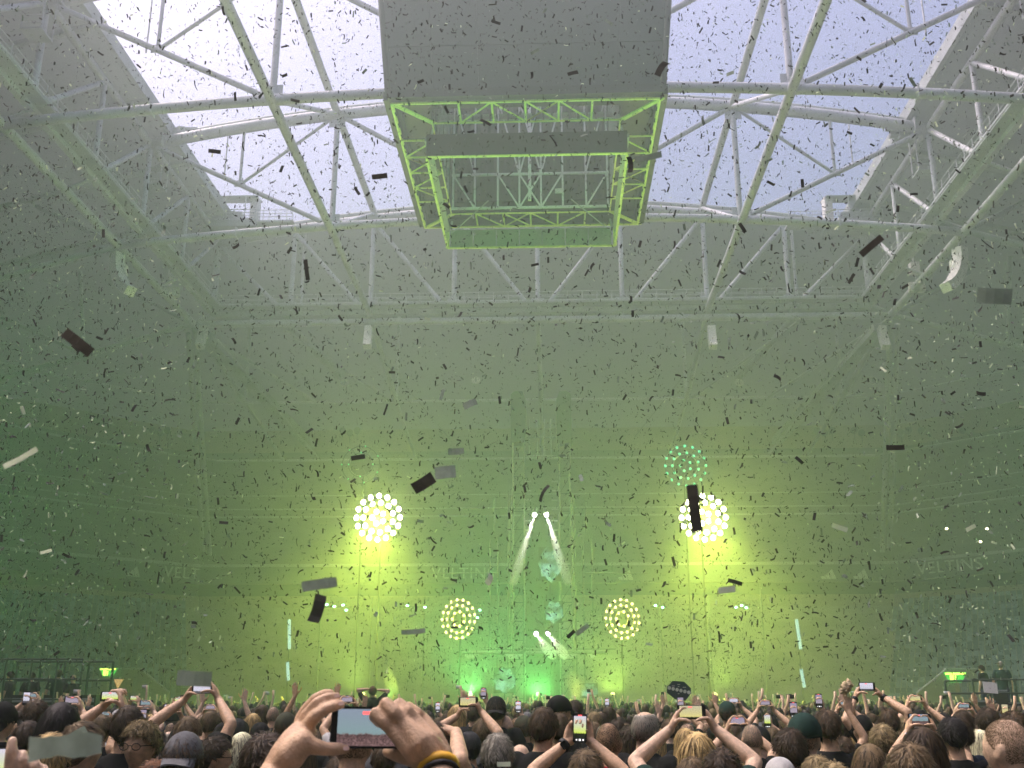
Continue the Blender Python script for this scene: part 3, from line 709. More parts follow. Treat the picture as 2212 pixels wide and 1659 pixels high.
# pale screens and light bars
def screen_mat(name, c1, c2, s, sc=3.0):
    m = bpy.data.materials.new(name); m.use_nodes = True; t = m.node_tree; b = t.nodes['Principled BSDF']
    b.inputs['Base Color'].default_value = (.02, .02, .02, 1); b.inputs['Roughness'].default_value = .3
    g = t.nodes.new('ShaderNodeTexCoord'); n = t.nodes.new('ShaderNodeTexNoise'); n.inputs['Scale'].default_value = sc; n.inputs['Detail'].default_value = 5
    r = t.nodes.new('ShaderNodeValToRGB'); r.color_ramp.elements[0].color = (*c1, 1); r.color_ramp.elements[1].color = (*c2, 1)
    r.color_ramp.elements[0].position = .42; r.color_ramp.elements[1].position = .62
    t.links.new(g.outputs['Object'], n.inputs[0]); t.links.new(n.outputs[0], r.inputs[0]); t.links.new(r.outputs[0], b.inputs['Emission Color'])
    b.inputs['Emission Strength'].default_value = s; return m
CYANS = screen_mat('stage_screen', (.03, .08, .06), (.40, .80, .66), .42, 1.3)
for px_, py_, w, h, lab in ((1188, 1218, 1.7, 2.6, 'pale cyan glowing screen panel high on the tower front'), (1196, 1322, 1.4, 1.6, 'pale cyan glowing screen panel low on the tower front'),
                            (1090, 1470, 1.6, 1.8, 'pale cyan glowing screen panel on the stage floor left of the tower'), (1272, 1492, 1.3, 1.0, 'pale cyan glowing screen panel on the stage floor right of the tower')):
    P = at(px_, py_, Y=YS-.9); t = thing('stage_screen', lab, 'screen', P)
    box('casing', t, P + Vector((0, .12, 0)), (w+.1, .12, h+.1), BLACK)
    n = 18; v = [(0, 0, 0)] + [(math.cos(2*math.pi*k/n)*w*.5*(1+.25*math.sin(3.1*k)), 0, math.sin(2*math.pi*k/n)*h*.5*(1+.2*math.cos(2.3*k))) for k in range(n)]
    v2 = v + [(x, .05, z) for x, y, z in v]
    f = [(0, 1+(k+1) % n, 1+k) for k in range(n)] + [(1+k, 1+(k+1) % n, n+2+(k+1) % n, n+2+k) for k in range(n)]
    mobj('glowing_face', v2, f, CYANS, t, M=Matrix.Translation(P))
    tube('pole', t, P + Vector((0, .25, 0)), (P.x, P.y+.25, 1.6), .06, DARKST)
BARL = emitter('light_bar', (.55, .95, .85), .5)
for px_, py_, lab in ((625, 1370, 'thin pale vertical light bar left of the stage'), (1725, 1370, 'thin pale vertical light bar right of the stage'), (622, 1450, 'short pale light bar low on the left of the stage'), (1734, 1465, 'short pale light bar low on the right of the stage')):
    P = at(px_, py_, Y=YS+1); h = 2.3 if py_ < 1400 else 1.4; t = thing('light_bar', lab, 'stage lamp', P)
    tube('light_tube', t, P + Vector((-.08, 0, h/2)), P + Vector((.08, 0, -h/2)), .13, BARL); tube('stand', t, (P.x, P.y+.2, 1.6), (P.x, P.y+.2, P.z+h/2), .05, DARKST)
# ------------------------------------------------------------------ haze: the smoky air of the arena
hv, hf = ubox()
hz = mobj('haze', [(x*190, 44 + y*300, (z+.5)*(54.5+1.2) - 1.2) for x, y, z in hv], hf, None)
hm = bpy.data.materials.new('haze_air'); hm.use_nodes = True; t_ = hm.node_tree; t_.nodes.clear()
ho = t_.nodes.new('ShaderNodeOutputMaterial'); pv = t_.nodes.new('ShaderNodeVolumePrincipled')
pv.inputs['Color'].default_value = (.54, .61, .60, 1); pv.inputs['Density'].default_value = 0.0072; pv.inputs['Anisotropy'].default_value = 0.6
t_.links.new(pv.outputs[0], ho.inputs['Volume']); hz.data.materials.clear(); hz.data.materials.append(hm); tag(hz, 'thin pale smoke haze filling the whole arena', 'haze', kind='stuff')

# ------------------------------------------------------------------ people
def hairmat(name, col):
    m = bpy.data.materials.new(name); m.use_nodes = True; t = m.node_tree; b = t.nodes['Principled BSDF']
    g = t.nodes.new('ShaderNodeNewGeometry'); r = t.nodes.new('ShaderNodeValToRGB')
    r.color_ramp.elements[0].color = (*[c*.28 for c in col], 1); r.color_ramp.elements[1].color = (*[min(1, c*2.1) for c in col], 1)
    t.links.new(g.outputs['Random Per Island'], r.inputs[0]); t.links.new(r.outputs[0], b.inputs['Base Color'])
    b.inputs['Roughness'].default_value = .6; b.inputs['Specular IOR Level'].default_value = .22; return m
HAIR = {k: hairmat('hair_'+k, c) for k, c in dict(black=(.012, .010, .009), dbrown=(.032, .021, .011), brown=(.052, .034, .017), auburn=(.10, .045, .018),
        ltbrown=(.095, .067, .034), ashblond=(.17, .13, .062), blonde=(.36, .26, .11), platinum=(.55, .47, .30), grey=(.16, .15, .12)).items()}
def stubble(name, col):
    return mat(name, tuple(c*1.1 for c in col), .75, spec=.15)
STUB = {k: stubble('stubble_'+k, c) for k, c in dict(black=(.02, .017, .015), dbrown=(.045, .032, .02), brown=(.085, .058, .034), ltbrown=(.15, .105, .06), grey=(.17, .16, .135), ashblond=(.2, .15, .08)).items()}
def skinmat(name, col):
    m = mat(name, col, .5, noise=.22, nscale=38, bump=.3, bscale=180, spec=.4)
    b = m.node_tree.nodes['Principled BSDF']; b.inputs['Subsurface Weight'].default_value = 0.0
    return m
SKIN = [skinmat('skin_warm', (.72, .48, .30)), skinmat('skin_pale', (.78, .55, .38)), skinmat('skin_tan', (.60, .38, .22))]
CLOTH = {k: mat('cloth_'+k, c, .85, noise=.25, nscale=9, bump=.3, bscale=60, spec=.15) for k, c in dict(black=(.014, .015, .015), charcoal=(.04, .042, .044), navy=(.02, .028, .05),
         grey=(.16, .165, .17), white=(.62, .62, .6), red=(.35, .02, .03), green=(.02, .05, .04), olive=(.07, .075, .05)).items()}
DENIM = mat('denim', (.03, .04, .065), .85, noise=.3, nscale=20)

def head_grid(n=28, m=20, inflate=0.0):
    """closed head surface; centre at ear height, +Y is the face; about .155 wide, .20 deep, .235 high"""
    v, f = [], []
    for i in range(m+1):
        th = math.pi*i/m; cz, sz = math.cos(th), math.sin(th)
        for k in range(n):
            a = 2*math.pi*k/n; x, y = sz*math.sin(a), sz*math.cos(a); z = cz
            X, Y, Z = x*.077, y*.099, z*.115
            if z < 0:                                   # jaw: narrower below, chin pushed forward, nape pulled in
                q = -z; X *= 1 - .38*q*q; Y = Y*(1 - .30*q) + .030*q*q; Z *= 1.06
                if y < 0: Y *= 1 - .25*q
            else:
                Y -= .006*z; X *= 1 + .03*z
            if y > 0:
                fr = y*y
                nose = math.exp(-((a if a < math.pi else a-2*math.pi)/.16)**2)*math.exp(-((z+.22)/.20)**2); Y += .026*nose*fr
                for e in (-1, 1): Y -= .011*math.exp(-(((a if a < math.pi else a-2*math.pi) - e*.38)/.20)**2)*math.exp(-((z+.03)/.10)**2)
                Y += .006*math.exp(-((a if a < math.pi else a-2*math.pi)/.55)**2)*math.exp(-((z-.13)/.08)**2)
                Y += .007*math.exp(-((a if a < math.pi else a-2*math.pi)/.22)**2)*math.exp(-((z+.56)/.07)**2)
            p = Vector((X, Y, Z))
            if inflate: p += Vector((x, y, z))*inflate
            v.append(p)
    for i in range(m):
        for k in range(n):
            f.append((i*n+k, (i+1)*n+k, (i+1)*n+(k+1) % n, i*n+(k+1) % n))
    return v, f
class Blob:
    def __init__(s): s.v, s.f = [], []
    def add(s, v, f, M=None):
        b = len(s.v); s.v += [(M @ Vector(p)) if M else Vector(p) for p in v]; s.f += [tuple(b+i for i in q) for q in f]
    def chain(s, pts, rad, n=10):
        v, f = sweep(pts, list(rad), n, True); s.add(v, f)
        for p, r in ((pts[0], rad[0]), (pts[-1], rad[-1])):
            a, b = usphere(8, 6); s.add([Vector(q)*r*.99 + Vector(p) for q in a], [tuple(reversed(t)) for t in b])
    def loft(s, secs, n=18):
        v, f = [], []
        for (c, rx, ry) in secs:
            for k in range(n):
                a = 2*math.pi*k/n; v.append((c[0] + rx*math.cos(a), c[1] + ry*math.sin(a), c[2]))
        m = len(secs)
        for i in range(m-1):
            for k in range(n): f.append((i*n+k, i*n+(k+1) % n, (i+1)*n+(k+1) % n, (i+1)*n+k))
        f.append(tuple(range(n-1, -1, -1))); f.append(tuple(range((m-1)*n, m*n))); s.add(v, f)
    def remesh(s, name, m, voxel, smooth=3, dec=None):
        me = mesh_from(name, s.v, s.f, m); o = bpy.data.objects.new('tmp', me); COL.objects.link(o)
        r = o.modifiers.new('r', 'REMESH'); r.mode = 'VOXEL'; r.voxel_size = voxel; r.use_smooth_shade = True
        if smooth: q = o.modifiers.new('s', 'SMOOTH'); q.factor = .5; q.iterations = smooth
        if dec: d = o.modifiers.new('d', 'DECIMATE'); d.ratio = dec
        dg = bpy.context.evaluated_depsgraph_get()
        out = bpy.data.meshes.new_from_object(o.evaluated_get(dg)); out.name = name
        bpy.data.objects.remove(o); bpy.data.meshes.remove(me)
        out.materials.clear(); out.materials.append(m)
        out.polygons.foreach_set('use_smooth', [True]*len(out.polygons)); return out
HZ = 1.655            # head centre height of a 1.78 m figure
SHO = {-1: Vector((-.195, 0, 1.455)), 1: Vector((.195, 0, 1.455))}
def ik(sh, wr, pole, l1=.30, l2=.275):
    d = wr - sh; L = min(d.length, (l1+l2)*.995); u = d.normalized(); a = (l1*l1 - l2*l2 + L*L)/(2*L); h = math.sqrt(max(l1*l1 - a*a, 0))
    p = (pole - u*pole.dot(u)).normalized(); return sh + u*a + p*h
def finger(b, base, dirs, lens, r):
    p = [Vector(base)]
    for d, l in zip(dirs, lens): p.append(p[-1] + Vector(d).normalized()*l)
    b.chain(p, [r, r*.95, r*.88, r*.72][:len(p)], 8)
def hand(b, wr, u, w, n, kind='grip', k=1.0):
    """wrist, direction along the hand, direction the palm faces, direction of the thumb side"""
    u, w, n = u.normalized(), w.normalized(), n.normalized()
    n = (n - u*n.dot(u)).normalized(); w = (w - u*w.dot(u) - n*w.dot(n)).normalized()
    kn = []
    for i in range(4):
        o = (.032 - .0215*i)*k; q = wr + u*(.092 - .006*abs(i-1))*k + n*o; kn.append(q)
        b.chain([wr + n*o*.55 + u*.005, wr + n*o*.85 + u*.05*k, q], [.018*k, .017*k, .0125*k], 8)
    L = [(.042, .026, .021), (.047, .030, .022), (.043, .028, .022), (.034, .021, .019)]
    for i in range(4):
        l = [x*k for x in L[i]]; r = (.0096 - .0007*(i == 3))*k; sp = n*(.12*(1.2-i))
        if kind == 'grip': D = [u*.9 + w*.35 + sp*.4, u*.35 + w*.9, w*1.0 - u*.25]
        elif kind == 'wrap': D = [u*.75 + w*.6, w*1.0 + u*.1, -u*.7 + w*.5]
        elif kind == 'open': D = [u + sp + w*.06, u + sp + w*.14, u + sp*.9 + w*.22]
        else: D = [u*.8 + w*.6, u*.2 + w, -u*.8 + w*.5]
        finger(b, kn[i], D, l, r)
    tb = wr + u*.028*k + n*.026*k + w*.008
    if kind == 'grip': T = [n*.75 + u*.5 + w*.25, u*.25 + w*.8 + n*.35, w + u*.1]
    elif kind == 'open': T = [n*.9 + u*.6, n*.6 + u*.8, n*.35 + u]
    else: T = [n*.7 + u*.6 + w*.2, u*.7 + w*.5 + n*.1, u*.4 + w*.8]
    finger(b, tb, T, [.046*k, .034*k, .027*k], .0125*k)
    b.chain([wr + u*.01, tb], [.02*k, .0165*k], 8)
def arm(b, side, wr, pole, S=1.0, el=None):
    sh = SHO[side]
    if el is None: el = ik(sh, wr, pole)
    u = (el-sh); f = (wr-el)
    b.chain([sh, sh + u*.35, sh + u*.75, el], [.056*S, .052*S, .045*S, .040*S], 12)
    b.chain([el, el + f*.25, el + f*.6, wr], [.041*S, .043*S, .036*S, .027*S], 12)
    return sh, el
def torso(b, inf=0.0, lo=.92):
    b.loft([((0, 0, lo), .155+inf, .105+inf), ((0, 0, 1.05), .145+inf, .10+inf), ((0, .005, 1.2), .16+inf, .112+inf), ((0, .005, 1.33), .182+inf, .118+inf),
            ((0, 0, 1.43), .178+inf, .10+inf), ((0, -.005, 1.485), .125+inf, .075+inf), ((0, -.003, 1.525), .066+inf, .062+inf)])
def ears(b, hc):
    for s in (-1, 1):
        a, f = usphere(12, 8)
        b.add([(hc.x + s*(.0745 + .009*p[0] + .011*max(0, -p[1])), hc.y - .005 + p[1]*.021 - p[2]*.004, hc.z - .012 + p[2]*.034) for p in a], [tuple(reversed(t)) for t in f])
HC = Vector((0, .012, HZ))
_bodies = {}
def make_body(name, arms, voxel=.008, legs=True, tilt=0.0):
    """arms: {side: dict(wr, pole, u, w, n, kind, el)} or None for hanging arms. Returns body mesh, shirt mesh, trousers mesh"""
    b, sh, tr = Blob(), Blob(), Blob()
    hv_, hf_ = head_grid(); b.add(hv_, hf_, Matrix.Translation(HC) @ Matrix.Rotation(tilt, 4, 'X')); ears(b, HC)
    b.chain([(0, -.012, 1.46), (0, -.010, 1.53), (0, .004, 1.60)], [.066, .058, .056], 14)
    torso(b); torso(sh, .014, .86)
    for s in (-1, 1):
        A = arms.get(s) if arms else None
        if A is None:
            wr = Vector((s*.26, .05, .93)); el = Vector((s*.265, -.02, 1.18)); k = dict(u=Vector((0, .15, -1)), w=Vector((-s, 0, 0)), n=Vector((0, 1, 0)), kind='rest')
        else: wr = A['wr']; el = A.get('el'); k = A
        a0, e0 = arm(b, s, wr, k.get('pole', Vector((s*.8, -.1, -.7))), 1.0, el)
        hand(b, wr, k['u'], k['w'], k['n'], k.get('kind', 'grip'))
        q = (e0-a0); sh.chain([a0*.9 + Vector((0, 0, 1.43))*.1, a0 + q*.3, a0 + q*.62], [.074, .068, .062], 12)
        lg = [Vector((s*.085, 0, .93)), Vector((s*.095, .01, .5)), Vector((s*.10, -.01, .07))]
        b.chain(lg, [.085, .055, .04], 10); tr.chain(lg, [.098, .068, .055], 12)
        b.chain([lg[2] + Vector((0, -.03, -.03)), lg[2] + Vector((s*.02, .17, -.035))], [.038, .032], 8)
    tr.loft([((0, 0, .82), .16, .115), ((0, 0, .98), .163, .118)])
    return (b.remesh(name, SKIN[0], voxel), sh.remesh('shirt', CLOTH['black'], .014, 2), tr.remesh('trousers', DENIM, .02, 2))
# ---------------- hair
def scalp_point(az, el, inflate):
    x, y, z = math.cos(el)*math.sin(az), math.cos(el)*math.cos(az), math.sin(el)
    X, Y, Z = x*.077, y*.099, z*.115
    if z < 0:
        q = -z; X *= 1 - .38*q*q; Y = Y*(1 - .30*q) + .030*q*q; Z *= 1.06
        if y < 0: Y *= 1 - .25*q
    else: Y -= .006*z; X *= 1 + .03*z
    nrm = Vector((x/.077, y/.099, z/.115)).normalized()
    return Vector((X, Y, Z)) + nrm*inflate, nrm
def hairline(az):
    """lowest elevation that carries hair: high over the forehead, low at the nape"""
    c = math.cos(az); return .62 if c > .75 else (.62 - (.75-c)*1.05 if c > .1 else (-.06 - (.1-c)*.62))
def hair(name, rng, inflate, n, length, lift, width=.0026, long=0.0, bald=0.0, messy=0.0, low=0.0, shell=True):
    v, f = [], []
    # cap: closed shell
    na, ne = 28, 12
    top, bot = [], []
    for i in range(ne+1):
        for k in range(na):
            az = 2*math.pi*k/na; lo = hairline(az) - low; e = lo + (math.pi/2 - lo)*i/ne
            th = inflate*(.35 + .65*min(1, i/3))
            if bald and e > bald: th = -.004
            th *= 1 + .25*math.sin(5*az + 3*e)*min(1, messy + .3)
            p, nm = scalp_point(az, e, th); v.append(p)
    for i in range(ne):
        for k in range(na): f.append((i*na+k, i*na+(k+1) % na, (i+1)*na+(k+1) % na, (i+1)*na+k))
    f.append(tuple(range(na-1, -1, -1)))
    if not shell: v, f = [], []
    crown = Vector((0, -.35, 1)).normalized()
    for j in range(n):
        az = rng.uniform(-math.pi, math.pi); lo = hairline(az) - low
        e = math.asin(rng.uniform(math.sin(lo), 1.0))
        if bald and e > bald: continue
        p, nm = scalp_point(az, e, inflate*.75)
        flow = (p.normalized() - crown*p.normalized().dot(crown)); flow = flow.normalized() if flow.length > 1e-4 else Vector((0, -1, 0))
        flow = (flow - nm*flow.dot(nm)).normalized()
        side = nm.cross(flow); flow = (flow + side*rng.gauss(.15, .35 + messy)).normalized(); side = nm.cross(flow).normalized()
        L = length*rng.uniform(.6, 1.2); pts = [p]; d = (flow + nm*(lift*rng.uniform(.3, 1.5))).normalized(); m = 3
        for q in range(m):
            pts.append(pts[-1] + d*L/m)
            if long: d = (d*.6 + Vector((rng.gauss(0, .06), rng.gauss(-.02, .06), -1))*.5).normalized()
            else: d = (d + flow*.3 - nm*lift*.45 + Vector((0, 0, -.1)) + side*rng.gauss(0, messy*.5)).normalized()
        b0 = len(v); w = width*rng.uniform(.7, 1.3)
        for q, a in enumerate(pts[:-1]):
            v += [a - side*w*(1-q*.22), a + side*w*(1-q*.22)]
        v.append(pts[-1])
        for q in range(m-1): f.append((b0+2*q, b0+2*q+1, b0+2*q+3, b0+2*q+2))
        f.append((b0+2*m-2, b0+2*m-1, b0+2*m))
    if long:       # a curtain of long locks round the back and sides
        for j in range(int(n*.9)):
            az = math.pi + rng.gauss(0, .85)
            if abs(math.cos(az) - 1) < .45: continue
            e = rng.uniform(-.2, .5); p, nm = scalp_point(az, e, inflate*rng.uniform(.6, 1.35))
            side = nm.cross(Vector((0, 0, 1))).normalized(); L = long*rng.uniform(.75, 1.1); m = 5; b0 = len(v); w = width*2.2; q0 = p
            for q in range(m):
                t = q/(m-1); a = p + Vector((math.sin(az)*.012*t, math.cos(az)*.0 - .010*t, -L*t - e*.02)) + side*(math.sin(6*t + j)*.006) + nm*Vector((.012*math.sin(t*3), 0, 0)).x
                v += [a - side*w*(1-.5*t), a + side*w*(1-.5*t)]
            for q in range(m-1): f.append((b0+2*q, b0+2*q+1, b0+2*q+3, b0+2*q+2))
    me = mesh_from(name, v, f, HAIR['brown'], True); return me
rg = random.Random(3)
HAIRS = dict(short=hair('hair', rg, .011, 2000, .042, .6), buzz=hair('hair', rg, .0012, 6500, .008, .4, .0009, shell=False), messy=hair('hair', rg, .015, 1500, .055, .6, .003, messy=.55),
             fade=hair('hair', rg, .010, 1300, .045, .8, low=-.25), balding=hair('hair', rg, .009, 900, .03, .3, bald=.95), long=hair('hair', rg, .014, 1500, .10, .12, .0034, long=.30, low=.1),
             bob=hair('hair', rg, .018, 1700, .09, .10, .0034, long=.15, low=.15), curly=hair('hair', rg, .020, 1900, .06, .8, .004, long=.26, messy=1.0, low=.1))
def cap_mesh(back=False):
    b = Blob(); v, f = [], []; na, ne = 28, 8
    for i in range(ne+1):
        for k in range(na):
            az = 2*math.pi*k/na; e = .16 - .12*(1-math.cos(az))*.5 + (math.pi/2 - .14)*i/ne
            p, nm = scalp_point(az, min(e, math.pi/2), .016 + .010*math.sin(min(1, i/ne*1.4)*math.pi*.5)); v.append(p)
    for i in range(ne):
        for k in range(na): f.append((i*na+k, i*na+(k+1) % na, (i+1)*na+(k+1) % na, (i+1)*na+k))
    f.append(tuple(range(na-1, -1, -1)))
    b0 = len(v); n = 13         # bill
    for lay in (0, -.006):
        for i in range(n):
            a = R(-62 + 124*i/(n-1)); p, nm = scalp_point(a, .17, .018); v.append(p + Vector((0, 0, lay)))
            q = Vector((math.sin(a)*.090, p.y + .075*math.cos(a*1.2), p.z - .022 - .03*math.sin(a)**2 + lay)); v.append(q)
    for lay in (0, 1):
        o = b0 + lay*2*n
        for i in range(n-1):
            q = (o+2*i, o+2*i+1, o+2*i+3, o+2*i+2); f.append(q if lay else q[::-1])
    for i in range(n-1): f.append((b0+2*i+1, b0+2*n+2*i+1, b0+2*n+2*i+3, b0+2*i+3))
    return mesh_from('cap', v, f, CLOTH['black'], True)
CAPM = cap_mesh()
def glasses_mesh():
    v, f = [], []
    for s in (-1, 1):
        pts = [Vector((s*.034 + .024*math.cos(a), .104 - .004*math.cos(a)*0, .0 + .017*math.sin(a))) for a in [2*math.pi*k/14 for k in range(15)]]
        a, b = sweep(pts, .0022, 6, False); o = len(v); v += a; f += [tuple(o+i for i in q) for q in b]
        a, b = sweep([(s*.058, .102, .004), (s*.075, .085, .006), (s*.082, .0, .004)], .0022, 6); o = len(v); v += a; f += [tuple(o+i for i in q) for q in b]
    a, b = sweep([(-.010, .106, .004), (0, .109, .007), (.010, .106, .004)], .002, 6); o = len(v); v += a; f += [tuple(o+i for i in q) for q in b]
    return mesh_from('glasses', v, f, BLACK, True)
GLASSM = glasses_mesh()
# ---------------- assembling one person
def ring_band(name, parent, c, axis, r, w, m, thick=.004):
    p0, p1 = c - axis*w/2, c + axis*w/2
    v, f = sweep([p0, p0 + axis*w*.15, p1 - axis*w*.15, p1], [r, r+thick, r+thick, r], 16, True)
    return mobj(name, v, f, m, parent, True)
PEOPLE = 0
def person(label, x, y, H, rot, meshes, hkind='short', hcol='brown', shirt='black', skin=0, cap=None, caprot=0, group=None, glasses=False, lean=0.0):
    """one person standing at x, y; meshes = (body, shirt, trousers)"""
    global PEOPLE; PEOPLE += 1
    s = H/1.78
    M = Matrix.Translation((x, y, 0)) @ Matrix.Rotation(rot, 4, 'Z') @ Matrix.Rotation(lean, 4, 'Y') @ Matrix.Scale(s, 4)
    o = bpy.data.objects.new('person', meshes[0]); link(o, None, M); tag(o, label, 'person', group)
    o.material_slots[0].link = 'OBJECT'; o.material_slots[0].material = SKIN[skin]
    inst('shirt', meshes[1], o, M, CLOTH[shirt])
    if meshes[2]: inst('trousers', meshes[2], o, M)
    Hm = M @ Matrix.Translation(HC)
    if hkind != 'bald': inst('hair', HAIRS[hkind], o, Hm, STUB[hcol] if hkind == 'buzz' and hcol in STUB else HAIR[hcol])
    if cap: inst('cap', CAPM, o, Hm @ Matrix.Rotation(caprot, 4, 'Z'), CLOTH[cap])
    if glasses: inst('glasses', GLASSM, o, Hm)
    return o, M
REST = make_body('person', None, .011)
# ---------------- phones
def phone_screen(name, sky, glow, crowd, s, split=-.17, blob=None):
    """a phone picture: sky or haze above, crowd below, from object coordinates (x across, y up, both -.5 to .5)"""
    m = bpy.data.materials.new(name); m.use_nodes = True; t = m.node_tree; b = t.nodes['Principled BSDF']
    b.inputs['Base Color'].default_value = (.01, .01, .01, 1); b.inputs['Roughness'].default_value = .15
    tc = t.nodes.new('ShaderNodeTexCoord'); sp = t.nodes.new('ShaderNodeSeparateXYZ'); t.links.new(tc.outputs['Object'], sp.inputs[0])
    n = t.nodes.new('ShaderNodeTexNoise'); n.inputs['Scale'].default_value = 14; n.inputs['Detail'].default_value = 3; t.links.new(tc.outputs['Object'], n.inputs[0])
    add = t.nodes.new('ShaderNodeMath'); add.operation = 'MULTIPLY_ADD'; add.inputs[1].default_value = .16; t.links.new(n.outputs[0], add.inputs[0]); t.links.new(sp.outputs['Y'], add.inputs[2])
    r = t.nodes.new('ShaderNodeValToRGB'); r.color_ramp.elements[0].position = 0; r.color_ramp.elements[0].color = (*crowd, 1)
    mp = t.nodes.new('ShaderNodeMath'); mp.operation = 'ADD'; mp.inputs[1].default_value = .42; t.links.new(add.outputs[0], mp.inputs[0]); t.links.new(mp.outputs[0], r.inputs[0])
    e = r.color_ramp.elements; e[1].position = 1.0; e[1].color = (*sky, 1)
    q = e.new(.5+split-.03); q.color = (*[c*.6 for c in crowd], 1); q = e.new(.5+split+.02); q.color = (*glow, 1); q = e.new(.5+split+.35); q.color = (*[a*.5+c*.5 for a, c in zip(glow, sky)], 1)
    n2 = t.nodes.new('ShaderNodeTexVoronoi'); n2.inputs['Scale'].default_value = 30; t.links.new(tc.outputs['Object'], n2.inputs[0])
    lt = t.nodes.new('ShaderNodeMath'); lt.operation = 'LESS_THAN'; lt.inputs[1].default_value = split+.06; t.links.new(add.outputs[0], lt.inputs[0])
    mu = t.nodes.new('ShaderNodeMix'); mu.data_type = 'RGBA'; mu.blend_type = 'MULTIPLY'; t.links.new(lt.outputs[0], mu.inputs[0]); t.links.new(r.outputs[0], mu.inputs[6]); t.links.new(n2.outputs['Distance'], mu.inputs[7])
    t.links.new(mu.outputs[2], b.inputs['Emission Color']); b.inputs['Emission Strength'].default_value = s
    return m
SCR = dict(haze=phone_screen('screen_haze', (.30, .36, .46), (.28, .40, .42), (.42, .25, .25), .42), lime=phone_screen('screen_lime', (.62, .58, .70), (.62, .75, .12), (.03, .04, .02), .55, -.28),
           gold=phone_screen('screen_gold', (.55, .50, .34), (.75, .66, .25), (.03, .025, .015), .5, -.36), pale=phone_screen('screen_pale', (.75, .70, .85), (.62, .62, .72), (.25, .22, .25), .5, -.3),
           mauve=phone_screen('screen_mauve', (.34, .28, .40), (.40, .34, .40), (.02, .02, .02), .5, -.3))
def rbox(w, h, d, r, n=5):
    """rounded slab, x across, y up, z thickness"""
    pts = []
    for cx, cy, a0 in ((w/2-r, h/2-r, 0), (-w/2+r, h/2-r, 90), (-w/2+r, -h/2+r, 180), (w/2-r, -h/2+r, 270)):
        for i in range(n): a = R(a0 + 90*i/(n-1)); pts.append((cx + r*math.cos(a), cy + r*math.sin(a)))
    m = len(pts); v = [(x, y, d/2) for x, y in pts] + [(x, y, -d/2) for x, y in pts]
    f = [tuple(range(m)), tuple(range(2*m-1, m-1, -1))] + [(i, m+i, m+(i+1) % m, (i+1) % m) for i in range(m)]
    return v, f
PHONEB = mat('phone_body', (.015, .015, .018), .3); REC = emitter('record_mark', (1, .12, .12), .9); UIW = emitter('screen_button', (1, 1, 1), .8)
PB, PS, PR, PD = (mesh_from('phone_case', *rbox(.150, .075, .010, .010), PHONEB), mesh_from('phone_screen', *rbox(1, 1, .01, .03), SCR['haze']),
                  mesh_from('record_mark', *rbox(.022, .006, .0006, .002), REC), mesh_from('shutter_button', *rbox(.010, .010, .0006, .0049), UIW))
def phone(label, c, nrm, up, scr, land=True, k=1.0, ui=True):
    """held at c, the screen looks along nrm"""
    z = Vector(nrm).normalized(); u = Vector(up); y = (u - z*u.dot(z)).normalized(); x = y.cross(z)
    Rm = Matrix((x, y, z)).transposed().to_4x4()
    if not land: Rm = Rm @ Matrix.Rotation(R(90), 4, 'Z')
    M = Matrix.Translation(c) @ Rm @ Matrix.Scale(k, 4)
    o = bpy.data.objects.new('phone', PB); link(o, None, M); tag(o, label, 'phone')
    rot = Matrix.Rotation(R(0 if land else -90), 4, 'Z')
    if land: S = M @ Matrix.Translation((-.004, 0, .0051)) @ Matrix.Diagonal((.118, .066, .06, 1))
    else: S = M @ rot @ Matrix.Translation((0, .006, .0051)) @ Matrix.Diagonal((.066, .112, .06, 1))
    inst('screen', PS, o, S, SCR[scr])
    if ui:
        if land: inst('record_mark', PR, o, M @ Matrix.Translation((-.006, .026, .0062)))
        else:
            inst('record_mark', PR, o, M @ rot @ Matrix.Translation((0, .066, .0056)))
            for dx, sc_ in ((-.018, .8), (0, 1.2), (.018, .9)): inst('shutter_button', PD, o, M @ rot @ Matrix.Translation((dx, -.060, .0056)) @ Matrix.Scale(sc_, 4))
    return o
# ------------------------------------------------------------------ the crowd: people one can pick out
K = .6902                                  # photo pixels (3205 wide) to the 2212 grid
USED = []
def top_at(x, ytop, d):
    P = at(x*K, ytop*K, d=d); return P
def stand(x, ytop, w, hw=.172):
    d = FPX/K*hw/w; P = top_at(x, ytop, d); H = min(max(P.z, 1.55), 1.97); return P, H, d
def head_person(x, ytop, w, label, hkind='short', hcol='brown', rot=0, shirt='black', skin=0, cap=None, caprot=0, glasses=False, lean=0, hw=.172, meshes=None):
    P, H, d = stand(x, ytop, w, hw); USED.append((P.x, P.y))
    cov = .008 if hkind in ('buzz', 'bald') else .02
    # keep the crown where the photo has it: the figure's own crown is HZ + .115 (+ hair) high
    s = H/(HZ + .115 + cov)
    return person(label, P.x, P.y, 1.78*s, R(rot), meshes or REST, hkind, hcol, shirt, skin, cap, R(caprot), None, glasses, R(lean))
